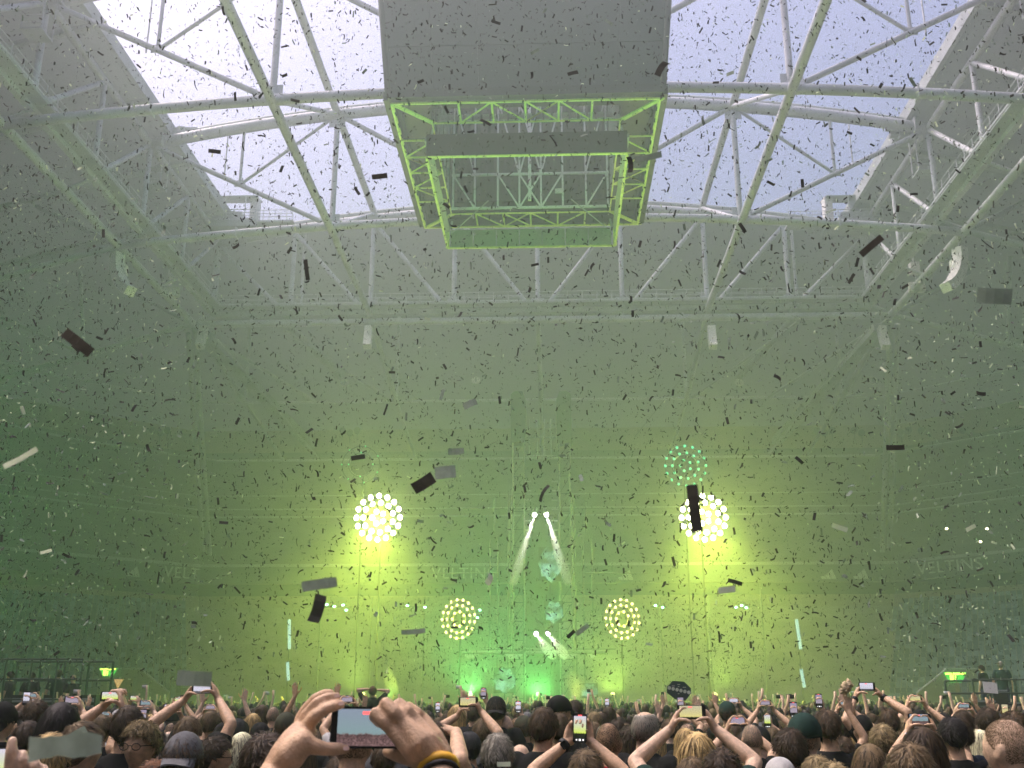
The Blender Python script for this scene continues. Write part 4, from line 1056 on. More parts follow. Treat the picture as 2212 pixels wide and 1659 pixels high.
HEADS = [
 (8, 2197, 72, 'person in a black cap with bare neck at the left edge of the picture', dict(hkind='short', hcol='black', cap='black', rot=-20)),
 (114, 2188, 63, 'person with wavy brown hair behind the black bobbed head', dict(hkind='messy', hcol='brown')),
 (192, 2196, 118, 'person with a glossy black bob haircut', dict(hkind='bob', hcol='black', hw=.20)),
 (89, 2254, 80, 'person with dark brown hair behind the fingers at the left corner', dict(hkind='short', hcol='dbrown', shirt='charcoal')),
 (160, 2290, 116, 'person with thin blond hair behind the big grey green confetti strip', dict(hkind='short', hcol='blonde', skin=1)),
 (256, 2253, 112, 'person with short brown hair and a red ear beside the blond thin hair', dict(hkind='short', hcol='ltbrown', rot=-35, skin=1)),
 (318, 2236, 62, 'person with soft light brown hair left of the man facing us', dict(hkind='messy', hcol='ltbrown')),
 (451, 2250, 100, 'person with ash blond hair and glasses turned round to face the camera', dict(hkind='messy', hcol='ashblond', rot=172, glasses=True, shirt='charcoal', lean=0)),
 (577, 2292, 112, 'person in a grey cap with its peak turned backwards', dict(hkind='short', hcol='brown', cap='grey', caprot=180, shirt='charcoal')),
 (670, 2299, 92, 'person with dark hair and glasses looking to the right beside the grey cap', dict(hkind='short', hcol='dbrown', rot=-75, glasses=True)),
 (757, 2290, 72, 'person with platinum blond hair right of the dark haired glasses wearer', dict(hkind='bob', hcol='platinum', rot=-30, skin=1, hw=.19)),
 (805, 2305, 95, 'person with long dark brown hair below the platinum blond head', dict(hkind='long', hcol='dbrown', shirt='grey', hw=.19)),
 (485, 2376, 112, 'person with auburn hair low at the bottom edge below the man facing us', dict(hkind='messy', hcol='auburn')),
 (575, 2388, 112, 'person with auburn hair low at the bottom edge below the grey cap', dict(hkind='short', hcol='auburn')),
 (836, 2290, 138, 'person with thick tousled dark brown hair beside the large left hand', dict(hkind='messy', hcol='dbrown')),
 (856, 2210, 42, 'person with a grey stubbled head beyond the large left hand', dict(hkind='buzz', hcol='grey')),
 (896, 2230, 62, 'person in a dark green cap beside the large left hand', dict(hkind='short', hcol='brown', cap='olive')),
 (815, 2262, 60, 'person in a black cap with a grey haired neighbour, left of the large hand', dict(hkind='short', hcol='brown', cap='black', skin=1)),
 (1108, 2240, 118, 'person in a black cap straight behind the large phone', dict(hkind='buzz', hcol='brown', cap='green', skin=0)),
 (1557, 2291, 100, 'person with grey wavy hair and both ears showing', dict(hkind='short', hcol='grey', skin=1)),
 (1581, 2236, 54, 'person with a shiny bald pink head', dict(hkind='bald', skin=1)),
 (1628, 2326, 80, 'person with a large bald head beside the grey wavy hair', dict(hkind='bald', skin=1)),
 (1553, 2180, 54, 'person in a dark cap worn backwards, just below the lime glow of the stage', dict(hkind='short', hcol='dbrown', cap='black', caprot=180)),
 (1470, 2290, 72, 'person in a faded black cap in front of the raised forearms', dict(hkind='short', hcol='black', cap='charcoal', rot=30)),
 (1699, 2210, 82, 'person with cropped brown hair and a black shirt, ear to the right', dict(hkind='short', hcol='brown', rot=-18, skin=0)),
 (1747, 2182, 60, 'person in a black cap with its peak to the right', dict(hkind='buzz', hcol='black', cap='black', rot=-55)),
 (1800, 2189, 44, 'person with a dark round head right of the peaked black cap', dict(hkind='short', hcol='dbrown')),
 (1640, 2240, 52, 'person in a brown cap left of the cropped brown head', dict(hkind='short', hcol='brown', cap='olive', rot=40)),
 (1652, 2268, 50, 'person in a flat brown cap with an ear showing', dict(hkind='buzz', hcol='brown', cap='olive', rot=-30, skin=2)),
 (1903, 2258, 88, 'person with a dark shaved head and a red football shirt', dict(hkind='buzz', hcol='dbrown', shirt='red', skin=2)),
 (1975, 2270, 84, 'person with long dark curls beside the red shirt', dict(hkind='curly', hcol='dbrown', hw=.21)),
 (2016, 2217, 82, 'person with thinning grey hair, head turned to the right', dict(hkind='balding', hcol='grey', rot=-42, skin=1)),
 (2166, 2366, 110, 'person with mousy brown hair at the bottom edge below the blonde', dict(hkind='short', hcol='ltbrown')),
 (2258, 2342, 120, 'person with thick dark hair at the bottom edge right of the blonde', dict(hkind='messy', hcol='dbrown')),
 (2275, 2195, 46, 'person in a green baseball cap beside the large raised right hand', dict(hkind='short', hcol='brown', cap='green')),
 (2351, 2264, 70, 'person with a shaved neck and spiky crown', dict(hkind='buzz', hcol='grey', skin=0)),
 (2300, 2265, 50, 'person with brown hair between the raised forearm and the spiky crown', dict(hkind='short', hcol='brown')),
 (2418, 2275, 52, 'person with light brown hair below the upright lime phone', dict(hkind='short', hcol='ltbrown')),
 (2513, 2240, 94, 'person in a crumpled dark green cap with a sunburnt neck', dict(hkind='buzz', hcol='ltbrown', cap='green', rot=-25, skin=1, shirt='black')),
 (2472, 2275, 96, 'person with dense dark hair and one ear in front of the crumpled cap', dict(hkind='short', hcol='dbrown', rot=22)),
 (2587, 2217, 78, 'person with a square cropped dark head right of the crumpled cap', dict(hkind='fade', hcol='brown')),
 (2637, 2240, 56, 'person with dark hair half hidden by the square cropped head', dict(hkind='short', hcol='dbrown', rot=-30)),
 (2682, 2265, 60, 'person with straight long blond hair between dark heads', dict(hkind='long', hcol='blonde', hw=.19)),
 (2697, 2243, 60, 'person in a black cap in front of the arms with the wristbands', dict(hkind='buzz', hcol='brown', cap='black', skin=1)),
 (2761, 2264, 74, 'person with tousled fair hair in the second row', dict(hkind='messy', hcol='ashblond', skin=1)),
 (2719, 2326, 110, 'person with a chin length light brown bob at the bottom edge', dict(hkind='bob', hcol='ltbrown', hw=.19)),
 (2845, 2318, 142, 'person with large cropped light brown hair, close at the bottom edge', dict(hkind='short', hcol='ltbrown', skin=1)),
 (2885, 2270, 136, 'person with long wavy dark hair behind the large cropped head', dict(hkind='long', hcol='dbrown', hw=.2)),
 (2978, 2240, 82, 'person with slicked black hair and a faded neck in a black shirt', dict(hkind='fade', hcol='black')),
 (3064, 2281, 72, 'person with straight platinum hair at the right', dict(hkind='long', hcol='platinum', hw=.19, skin=1)),
 (3022, 2264, 62, 'person with long dark hair between slicked black and platinum heads', dict(hkind='long', hcol='dbrown', hw=.19)),
 (3149, 2244, 128, 'person with a large shaved head and a big ear at the right edge', dict(hkind='buzz', hcol='ltbrown', rot=38, skin=1)),
 (3192, 2366, 126, 'person with wiry grey hair in the bottom right corner', dict(hkind='messy', hcol='grey')),
 (2607, 2382, 118, 'person with fluffy fair hair at the bottom edge', dict(hkind='messy', hcol='ashblond')),
 (2556, 2360, 104, 'person with smooth sandy hair at the bottom edge', dict(hkind='short', hcol='ashblond')),
 (2440, 2378, 100, 'person in a white patterned cap at the bottom edge', dict(hkind='buzz', hcol='brown', cap='white')),
 (700, 2262, 56, 'person in a black cap in front of the stage side crowd', dict(hkind='short', hcol='brown', cap='black', skin=1, rot=-30)),
 (745, 2250, 58, 'person in a charcoal cap left of the platinum head', dict(hkind='short', hcol='black', cap='charcoal')),
 (420, 2234, 50, 'person in a white cap beside the raised wrist', dict(hkind='short', hcol='brown', cap='white')),
 (1905, 2210, 40, 'person with dark hair beyond the shaved head', dict(hkind='long', hcol='dbrown')),
 (1860, 2225, 46, 'person with a golden brown head beside the upright phone', dict(hkind='short', hcol='ashblond')),
 (3010, 2222, 60, 'person with dark brown hair behind the slicked black head', dict(hkind='short', hcol='dbrown')),
 (3090, 2214, 62, 'person with dark hair in front of the railed platform', dict(hkind='messy', hcol='dbrown')),
 (3170, 2226, 66, 'person with curly brown hair behind the large shaved head', dict(hkind='curly', hcol='brown')),
]
for (x, yt, w, lab, kw) in HEADS: head_person(x, yt, w, lab, **kw)
# ---------------- people holding phones up
def grip(side, toward):
    return dict(w=Vector((-side, 0, 0)) if toward is None else toward)
def poser(label, hx, hytop, d, hands, hkind, hcol, rot=0, shirt='black', skin=0, cap=None, caprot=0, voxel=.0058, H=None, glasses=False):
    """hands: {side: (px, py, extra depth, kind, lean of the hand)} in photo pixels; returns (obj, M)"""
    P = top_at(hx, hytop, d); Hh = H or min(max(P.z, 1.55), 1.97); s = Hh/(HZ+.135); USED.append((P.x, P.y))
    M = Matrix.Translation((P.x, P.y, 0)) @ Matrix.Rotation(R(rot), 4, 'Z') @ Matrix.Scale(s, 4); Mi = M.inverted()
    A = {}
    for sd, (px, py, dd, kind, tilt) in hands.items():
        kind_ = kind
        wr = Mi @ at(px*K, py*K, d=d+dd)
        u = Vector((-sd*.45 + tilt, .25, 1)) if kind != 'wrap' else Vector((-sd*.25 + tilt, .15, 1))
        if kind == 'grip': w_, n_ = Vector((-sd, .15, 0)), Vector((0, -1, .15))
        elif kind == 'wrap': w_, n_ = Vector((-sd*.35, -1, 0)), Vector((-sd, .2, .1))
        elif kind == 'brow': u, w_, n_, kind = Vector((-sd, .15, .25)), Vector((0, .3, -1)), Vector((0, 1, .2)), 'open'
        else: w_, n_ = Vector((0, 1, 0)), Vector((-sd, 0, 0))
        A[sd] = dict(wr=wr, u=u, w=w_, n=n_, kind=kind, pole=Vector((sd*.5, -.55, -.7)) if kind_ != 'brow' else Vector((sd*.15, -1, -.45)))
    ms = make_body('person', A, voxel)
    o, M2 = person(label, P.x, P.y, 1.78*s, R(rot), ms, hkind, hcol, shirt, skin, cap, R(caprot), None, glasses)
    return o, M, A
def face_cam(c): return (CAM - c).normalized()
o, M, A = poser('person with short sandy hair holding a phone high with both bare arms', 590, 2239, 7.3, {-1: (578, 2190, .25, 'grip', 0.1), 1: (682, 2186, .25, 'grip', 0)}, 'short', 'ltbrown', voxel=.0055, skin=0)
c = at(634*K, 2154*K, d=7.56); phone('phone held high between two bare arms, its screen pale', c, face_cam(c), (0, 0, 1), 'pale', True)
o, M, A = poser('person with long honey blonde hair holding a phone up in both hands', 2180, 2286, 5.25, {-1: (2098, 2282, .30, 'grip', 0.06), 1: (2236, 2278, .30, 'grip', -0.06)}, 'long', 'blonde', voxel=.0052, skin=1, shirt='green')
c = at(2164*K, 2229*K, d=5.56); phone('phone held up by the blonde person, screen glowing gold', c, face_cam(c), (0, 0, 1), 'gold', True)
o, M, A = poser('person with brown hair and black wristbands on both raised arms', 2780, 2217, 9.6, {-1: (2675, 2186, .2, 'grip', 0), 1: (2762, 2182, .2, 'grip', -.35)}, 'short', 'brown', voxel=.006)
for sd in (-1, 1):
    e = A[sd]; sh = SHO[sd]; el = ik(sh, e['wr'], e['pole']); ax = (e['wr']-el).normalized(); cc = M @ (e['wr'] - ax*.015); ring_band('wristband', o, cc, (M.to_3x3() @ ax).normalized(), .033, .035, BLACK)
c = at(2713*K, 2149*K, d=9.8); phone('phone held highest over the right half of the crowd', c, face_cam(c), (0, 0, 1), 'pale', True)
o, M, A = poser('person with a dark head and a wristband filming with both hands at the left', 402, 2205, 6.4, {-1: (322, 2212, .25, 'grip', .25), 1: (390, 2225, .22, 'grip', .05)}, 'short', 'dbrown', voxel=.0055)
e = A[1]; el = ik(SHO[1], e['wr'], e['pole']); ax = (e['wr']-el).normalized(); ring_band('wristband', o, M @ (e['wr'] - ax*.01), (M.to_3x3() @ ax).normalized(), .034, .02, BLACK)
c = at(346*K, 2180*K, d=6.64); phone('phone with a lime green screen held by the wristband wearer at the left', c, face_cam(c), (0, 0, 1), 'lime', True, .82)
o, M, A = poser('person in a black cap filming with both hands left of the stage glow', 1452, 2276, 7.9, {-1: (1432, 2240, .2, 'grip', 0), 1: (1505, 2226, .2, 'grip', 0)}, 'short', 'black', cap='black', voxel=.006)
c = at(1466*K, 2197*K, d=8.1); phone('phone filming left of the stage glow with two yellow lamps on screen', c, face_cam(c), (0, 0, 1), 'gold', True)
o, M, A = poser('person with tousled light brown hair and a smartwatch holding an upright phone', 1834, 2343, 5.35, {-1: (1778, 2322, .28, 'wrap', 0.2), 1: (1842, 2316, .30, 'wrap', 0)}, 'messy', 'ltbrown', voxel=.0052, shirt='olive')
e = A[-1]; el = ik(SHO[-1], e['wr'], e['pole']); ax = (e['wr']-el).normalized(); cc = M @ (e['wr'] - ax*.03); axw = (M.to_3x3() @ ax).normalized()
wb = ring_band('watch_strap', o, cc, axw, .034, .03, BLACK)
q = cc + (CAM - cc).normalized()*.036; inst('watch_case', mesh_from('watch_case', *rbox(.042, .036, .012, .008), mat('watch_glass', (.01, .01, .012), .12)), wb, Matrix.Translation(q) @ frame_from((CAM-q), axw))
c = at(1815*K, 2279*K, d=5.62); phone('upright phone held by the smartwatch wearer, screen showing the video cube', c, face_cam(c), (0.03, 0, 1), 'lime', False)
o, M, A = poser('person with brown hair shading the brow with one raised arm', 1352, 2254, 4.95, {1: (1428, 2292, -.02, 'brow', 0)}, 'short', 'brown', voxel=.0055, shirt='charcoal')
# ---------------- people of one mould with phones, placed by their phone
UPA = make_body('person', {s: dict(wr=Vector((s*.105, .30, 1.865)), u=Vector((-s*.35, .2, 1)), w=Vector((-s, .1, 0)), n=Vector((0, -1, .1)), kind='grip', pole=Vector((s*.5, -.5, -.7))) for s in (-1, 1)}, .0075)
UPB = make_body('person', {1: dict(wr=Vector((.13, .30, 1.83)), u=Vector((-.15, .1, 1)), w=Vector((-.3, -1, 0)), n=Vector((-1, .2, 0)), kind='wrap', pole=Vector((.8, -.2, -.5)))}, .0085)
UPC = make_body('person', {s: dict(wr=Vector((s*.30, .05, 1.93)), u=Vector((s*.1, 0, 1)), w=Vector((0, 1, 0)), n=Vector((-s, 0, 0)), kind='open', pole=Vector((s, -.2, -.3))) for s in (-1, 1)}, .009)
UPD = make_body('person', {1: dict(wr=Vector((.24, .1, 1.95)), u=Vector((.05, 0, 1)), w=Vector((0, 1, 0)), n=Vector((-1, 0, 0)), kind='open', pole=Vector((1, -.2, -.3)))}, .009)
def by_phone(px, py, d, kind, plab, lab, scr, hkind='short', hcol='brown', cap=None, watch=False, k=1.0, **kw):
    c = at(px*K, py*K, d=d); loc = Vector((0, .31, 1.955)) if kind == 'A' else Vector((.10, .275, 1.925))
    s = min(max(c.z/loc.z, .90), 1.08); x, y = c.x - loc.x*s, c.y - loc.y*s; USED.append((x, y))
    o, M = person(lab, x, y, 1.78*s, 0, UPA if kind == 'A' else UPB, hkind, hcol, cap=cap, **kw)
    cc = M @ loc; cc.z = c.z if abs(cc.z-c.z) < .05 else cc.z
    phone(plab, cc, face_cam(cc), (0, 0, 1), scr, kind == 'A', k)
    if watch: ring_band('watch_strap', o, M @ Vector((-.112, .285, 1.835)), Vector((.2, .2, 1)).normalized(), .034, .028, mat('watch_silver', (.5, .5, .52), .3, metal=.5))
    return o
by_phone(2878, 2251, 7.2, 'A', 'wide phone filming the crowd above the long wavy dark hair', 'person hidden below a wide phone, round watch on the left wrist', 'haze', 'short', 'dbrown', watch=True)
by_phone(2864, 2185, 11.5, 'A', 'small phone held up in front of the concrete stand at the right', 'person filming in front of the concrete stand at the right', 'gold', 'short', 'brown')
by_phone(2643, 2203, 11.8, 'A', 'phone with a grey green screen left of the wristband arms', 'person filming left of the wristband arms', 'haze', 'short', 'dbrown')
by_phone(2563, 2193, 11.4, 'B', 'upright phone in a black case with a mauve screen', 'person holding an upright phone with a mauve screen', 'mauve', 'short', 'black')
by_phone(2309, 2258, 8.6, 'A', 'phone with a mauve screen beside the spiky crown', 'person filming beside the spiky crown', 'mauve', 'short', 'dbrown')
by_phone(2402, 2256, 12.0, 'B', 'upright phone with a lime screen right of the spiky crown', 'person holding an upright phone with a lime screen', 'lime', 'messy', 'brown', k=1.05)
by_phone(2484, 2221, 10.2, 'B', 'small phone above the crumpled green cap', 'person with a watch filming above the crumpled green cap', 'mauve', 'short', 'ltbrown')
by_phone(1513, 2170, 14.0, 'B', 'upright phone raised above the neighbours, left of the dark backward cap', 'person raising an upright phone left of the dark backward cap', 'mauve', 'short', 'dbrown')
by_phone(1900, 2200, 17.5, 'B', 'tiny upright phone with a white screen in the middle distance', 'person with a tiny white phone screen in the middle distance', 'pale', 'short', 'brown')
by_phone(1622, 2212, 13.5, 'B', 'tiny phone near the bald pink head', 'person with a tiny phone near the bald pink head', 'pale', 'short', 'dbrown')
by_phone(85, 2200, 14.0, 'B', 'white phone held up at the far left', 'person holding a white phone at the far left', 'pale', 'short', 'brown')
by_phone(228, 2192, 9.5, 'A', 'phone with a pale mauve screen behind the black bob', 'person filming behind the black bob', 'mauve', 'short', 'ashblond')
by_phone(3015, 2210, 11.0, 'A', 'phone lying flat and bright among heads at the right', 'person filming low among heads at the right', 'haze', 'short', 'brown')
by_phone(2296, 2192, 14.5, 'A', 'phone filming beside the green baseball cap', 'person filming beside the green baseball cap', 'pale', 'short', 'brown')
by_phone(2395, 2200, 13.0, 'A', 'phone tilted above a black cap right of the green baseball cap', 'person in a black cap filming right of the green baseball cap', 'mauve', 'short', 'black', cap='black')
by_phone(462, 2212, 15.5, 'A', 'tiny phone beyond the man facing us', 'person filming far beyond the man facing us', 'haze', 'short', 'brown')
by_phone(1370, 2214, 16.0, 'B', 'tiny pale phone right of the large right hand', 'person with a tiny pale phone right of the large right hand', 'pale', 'short', 'brown')

# ---------------- the large hands with the phone, close in front
def zp(x, y, dd=0.0, x0=780, y0=2080, k=.3707, d=2.0): return at((x0 + x*k)*K, (y0 + y*k)*K, d=d+dd)
def big_hands():
    c = zp(1015, 530)
    bx, by, H = c.x + .03, c.y - .50, 1.76; s = H/1.78
    M = Matrix.Translation((bx, by, 0)) @ Matrix.Scale(s, 4); Mi = M.inverted()
    b, sh, tr = Blob(), Blob(), Blob()
    hv_, hf_ = head_grid(); b.add(hv_, hf_, Matrix.Translation(HC)); ears(b, HC); b.chain([(0, -.012, 1.46), (0, -.010, 1.53), (0, .004, 1.60)], [.066, .058, .056], 14); torso(b); torso(sh, .014, .86)
    L = lambda x, y, dd=0: Mi @ zp(x, y, dd)
    # left hand: a C round the left end of the phone
    wl = L(225, 905, -.05)
    b.chain([wl, L(300, 770, -.04), L(385, 640, -.02), L(440, 540, 0)], [.029, .030, .028, .020], 14)
    b.chain([wl, L(350, 760, -.055), L(455, 655, -.05)], [.027, .030, .024], 12)
    b.chain([L(400, 700, -.03), L(470, 600, -.02), L(490, 540, -.005)], [.026, .024, .018], 12)
    b.chain([L(430, 540, .005), L(480, 425, .0), L(575, 318, .0), L(665, 275, .005), L(740, 268, .01)], [.0125, .0118, .0110, .0098, .0082], 12)
    b.chain([L(470, 545, -.012), L(560, 435, -.02), L(650, 372, -.015), L(730, 345, -.01), L(775, 338, -.005)], [.0135, .0125, .0115, .0105, .009], 12)
    b.chain([L(420, 520, .03), L(470, 390, .035), L(560, 285, .035), L(640, 245, .035), L(690, 240, .04)], [.0125, .0115, .0105, .0095, .008], 12)
    b.chain([L(410, 540, .055), L(430, 440, .065), L(480, 370, .07), L(540, 330, .07)], [.0115, .0105, .0095, .008], 12)
    b.chain([L(455, 655, -.05), L(560, 695, -.05), L(650, 712, -.045), L(735, 712, -.04), L(815, 716, -.03)], [.0205, .0155, .0130, .0125, .0092], 12)
    # right hand: back of the hand to us, fingers bent over the phone
    wrr = L(1590, 850, -.06)
    for (a, m_, k_) in (((1600, 800, -.05), (1490, 640, -.055), (1385, 470, -.03)), ((1570, 830, -.06), (1430, 650, -.07), (1300, 490, -.05)), ((1530, 850, -.055), (1370, 690, -.065), (1215, 545, -.05)), ((1610, 780, -.03), (1540, 620, -.02), (1460, 470, .0))):
        b.chain([L(*a), L(*m_), L(*k_)], [.027, .024, .0165], 12)
    b.chain([L(1215, 545, -.05), L(1130, 480, -.052), L(1062, 408, -.045), L(1055, 440, -.02), L(1120, 520, .012)], [.0150, .0130, .0122, .0112, .009], 12)
    b.chain([L(1300, 490, -.05), L(1225, 400, -.052), L(1155, 325, -.04), L(1140, 340, -.005), L(1160, 420, .02)], [.0152, .0130, .0124, .0112, .009], 12)
    b.chain([L(1385, 460, -.03), L(1330, 390, -.035), L(1268, 330, -.025), L(1245, 345, .005), L(1250, 420, .03)], [.0150, .0128, .0120, .0108, .009], 12)
    b.chain([L(1460, 460, 0), L(1420, 410, -.005), L(1345, 355, 0), L(1320, 370, .025), L(1320, 440, .04)], [.0135, .0115, .0108, .0098, .0085], 12)
    b.chain([L(1500, 820, -.04), L(1380, 790, -.02), L(1260, 765, -.005), L(1170, 735, .012)], [.024, .0175, .014, .0115], 12)
    els = {}
    for sd, wr in ((-1, wl), (1, wrr)):
        e = ik(SHO[sd], wr, Vector((sd*1.0, .15, -.75)), .31, .29); els[sd] = (e, wr)
        u = e - SHO[sd]; f = wr - e
        b.chain([SHO[sd], SHO[sd] + u*.5, e], [.056, .050, .042], 12); b.chain([e, e + f*.3, e + f*.7, wr], [.043, .046, .037, .030], 14)
        sh.chain([SHO[sd]*.9 + Vector((0, 0, 1.43))*.1, SHO[sd] + u*.55], [.074, .064], 12)
        lg = [Vector((sd*.085, 0, .93)), Vector((sd*.095, .01, .5)), Vector((sd*.10, -.01, .07))]; b.chain(lg, [.085, .055, .04], 10); tr.chain(lg, [.098, .068, .055], 12)
    tr.loft([((0, 0, .82), .16, .115), ((0, 0, .98), .163, .118)])
    ms = (b.remesh('person', SKIN[0], .0036, 3), sh.remesh('shirt', CLOTH['black'], .014, 2), tr.remesh('trousers', DENIM, .02, 2))
    o, M2 = person('person whose two large hands hold up a phone close in front', bx, by, H, 0, ms, 'short', 'brown', 'charcoal', 0); USED.append((bx, by))
    e, wr = els[1]; ax = (M.to_3x3() @ (wr - e)).normalized(); cc = M @ (wr - (wr-e).normalized()*.012)
    ring_band('yellow_wristband', o, cc, ax, .036, .017, mat('yellow_band', (.75, .42, .03), .5), .005)
    ring_band('dark_wristband', o, cc - ax*.016, ax, .037, .008, BLACK, .003)
    # nails
    nail = mat('finger_nail', (.62, .42, .33), .3)
    for (x, y, dd, ang) in ((742, 262, -.006, 8), (775, 330, -.016, 5), (818, 708, -.042, 0)):
        q = zp(x, y, dd); inst('finger_nail', mesh_from('finger_nail', *rbox(.011, .008, .0016, .0035), nail), o, Matrix.Translation(q) @ frame_from((CAM - q) + Vector((0, 0, .9)), (0, 0, 1)) @ Matrix.Rotation(R(ang), 4, 'Z'))
    pc = zp(1030, 532, 0.0)
    return phone('large phone in the two close hands, filming the crowd and the hazy stage', pc, face_cam(pc) + Vector((-.06, 0, .02)), (.012, 0, 1), 'haze', True, 1.02)
big_hands()
def corner_hand():
    q = lambda x, y, dd=0: at((x*.18987)*K, (2150 + y*.18987)*K, d=2.0+dd)
    c = q(-330, 1500); bx, by, H = c.x - .12, c.y - .45, 1.74; s = H/1.78
    M = Matrix.Translation((bx, by, 0)) @ Matrix.Scale(s, 4); Mi = M.inverted(); b, sh, tr = Blob(), Blob(), Blob()
    hv_, hf_ = head_grid(); b.add(hv_, hf_, Matrix.Translation(HC)); ears(b, HC); b.chain([(0, -.012, 1.46), (0, -.010, 1.53), (0, .004, 1.60)], [.066, .058, .056], 14); torso(b); torso(sh, .014, .86)
    L = lambda x, y, dd=0: Mi @ q(x, y, dd)
    wr = L(330, 2150, -.02)
    K4 = ((170, 1560), (345, 1640), (560, 1690), (740, 1750))
    tips = (((165, 1330), (185, 1050), (205, 890)), ((355, 1380), (370, 1190), (378, 1110)), ((590, 1440), (575, 1290), (560, 1205)), ((760, 1580), (740, 1430), (720, 1350)))
    for (kx, ky), t3 in zip(K4, tips):
        b.chain([wr, L((kx+330)/2, (ky+2150)/2, -.02), L(kx, ky, -.01)], [.026, .022, .0145], 12)
        b.chain([L(kx, ky, -.01), L(*t3[0], -.02), L(*t3[1], -.018), L(*t3[2], -.01)], [.0135, .0122, .0112, .0098], 12)
    b.chain([wr, L(120, 1980, -.03), L(-80, 1800, -.04), L(-160, 1650, -.03)], [.024, .018, .0135, .0105], 12)
    for sd in (-1, 1):
        w_ = wr if sd == 1 else Vector((-.26, .05, .93)); e = ik(SHO[sd], w_, Vector((sd*.7, .1, -.7)), .31, .29)
        u = e - SHO[sd]; f = w_ - e; b.chain([SHO[sd], SHO[sd] + u*.5, e], [.056, .050, .042], 12); b.chain([e, e + f*.3, e + f*.7, w_], [.043, .044, .036, .028], 14); sh.chain([SHO[sd]*.9 + Vector((0, 0, 1.43))*.1, SHO[sd] + u*.55], [.074, .064], 12)
        lg = [Vector((sd*.085, 0, .93)), Vector((sd*.095, .01, .5)), Vector((sd*.10, -.01, .07))]; b.chain(lg, [.085, .055, .04], 10); tr.chain(lg, [.098, .068, .055], 12)
    tr.loft([((0, 0, .82), .16, .115), ((0, 0, .98), .163, .118)])
    hand(b, Vector((-.26, .05, .93)), Vector((0, .15, -1)), Vector((1, 0, 0)), Vector((0, 1, 0)), 'rest')
    ms = (b.remesh('person', SKIN[1], .004, 3), sh.remesh('shirt', CLOTH['black'], .014, 2), tr.remesh('trousers', DENIM, .02, 2))
    person('person whose pink fingers grip a phone in the bottom left corner', bx, by, H, 0, ms, 'short', 'brown', 'black', 1); USED.append((bx, by))
    pc = q(-335, 1330, -.005); return phone('phone cut off by the left edge, held by pink fingers', pc, face_cam(pc), (0, 0, 1), 'lime', True)
corner_hand()
# ---------------- a person lifted above the crowd, and the sign
P = at(1167*K, 2146*K, d=25.0); sw = make_body('person', {-1: dict(wr=Vector((-.10, .02, 1.72)), u=Vector((1, .2, .1)), w=Vector((0, .3, -1)), n=Vector((0, 1, 0)), kind='open', pole=Vector((-1, 0, .15))), 1: dict(wr=Vector((.12, .05, 1.70)), u=Vector((-1, .2, .1)), w=Vector((0, .3, -1)), n=Vector((0, 1, 0)), kind='open', pole=Vector((1, 0, .1)))}, .009)
o, M = person('person sitting high on shoulders with both hands at the head', P.x, P.y, 1.74, 0, sw, 'messy', 'auburn')
lift = P.z - 1.76
for ob in [o]: ob.matrix_basis = Matrix.Translation((0, 0, lift)) @ ob.matrix_basis; 
P2 = at(1160*K, 2225*K, d=25.1); person('person carrying another on the shoulders in the middle distance', P2.x, P2.y+.15, 1.76, 0, UPC, 'short', 'dbrown'); USED.append((P2.x, P2.y))
# octagonal dark sign with a row of white dots
c = at(2125*K, 2162*K, d=19.0); sg = thing('octagon_sign', 'dark blue eight sided sign with a row of white dots held above the crowd', 'sign', c)
rx, rz = .22, .175; ot = [(-.5, 1), (.45, .92), (1, .25), (.95, -.3), (.5, -1), (-.35, -.85), (-1, -.2), (-.98, .35)]
v = [(x*rx, -.006, z*rz) for x, z in ot] + [(x*rx, .006, z*rz) for x, z in ot]
mobj('board', v, [tuple(range(7, -1, -1)), tuple(range(8, 16))] + [(i, (i+1) % 8, 8+(i+1) % 8, 8+i) for i in range(8)], mat('sign_blue', (.018, .035, .055), .6), sg, M=Matrix.Translation(c))
WD = mat('sign_white', (.72, .74, .68), .6)
for i in range(6):
    p = c + Vector((-.175 + i*.07, -.012, .05 - i*.0155)); o2 = bpy.data.objects.new('white_dot', shared('tube', WD)); link(o2, sg, Matrix.Translation(p) @ Matrix.Rotation(R(90), 4, 'X') @ Matrix.Diagonal((.031, .033, .006, 1)))
for (x, z, w) in ((0, .112, .05), (-.005, .072, .028), (-.10, .085, .055), (.10, .062, .06), (-.01, -.052, .03)): box('white_dash', sg, c + Vector((x, -.008, z)), (w, .004, .010), WD)
for sd in (-1, 1):
    p = at((2125 + sd*42)*K, 2196*K, d=19.05)
    USED.append((p.x, p.y))
pp = at(2125*K, 2200*K, d=19.1); person('person holding the octagonal sign up with both hands', pp.x, pp.y, 1.70, 0, UPC, 'short', 'brown')
# crumpled pale paper held up beside the wristband arms
P = at(2648*K, 2150*K, d=9.3); rp = random.Random(2); pv_, pf_ = usphere(14, 9)
o2 = mobj('crumpled_paper', [Vector((p[0]*.055, p[1]*.045, p[2]*.055 + .02*p[0])) * (1 + .35*math.sin(9*p[0] + 5*p[2]) * .6 + rp.uniform(-.18, .18)) for p in pv_], pf_, mat('kraft_paper', (.62, .50, .30), .8, noise=.2, nscale=14), None, False, None, Matrix.Translation(P))
tag(o2, 'crumpled pale paper held up left of the wristband arms', 'paper')
person('person holding crumpled pale paper up in one hand', P.x - .22, P.y - .08, 1.66, 0, UPD, 'short', 'brown'); USED.append((P.x-.22, P.y-.08))
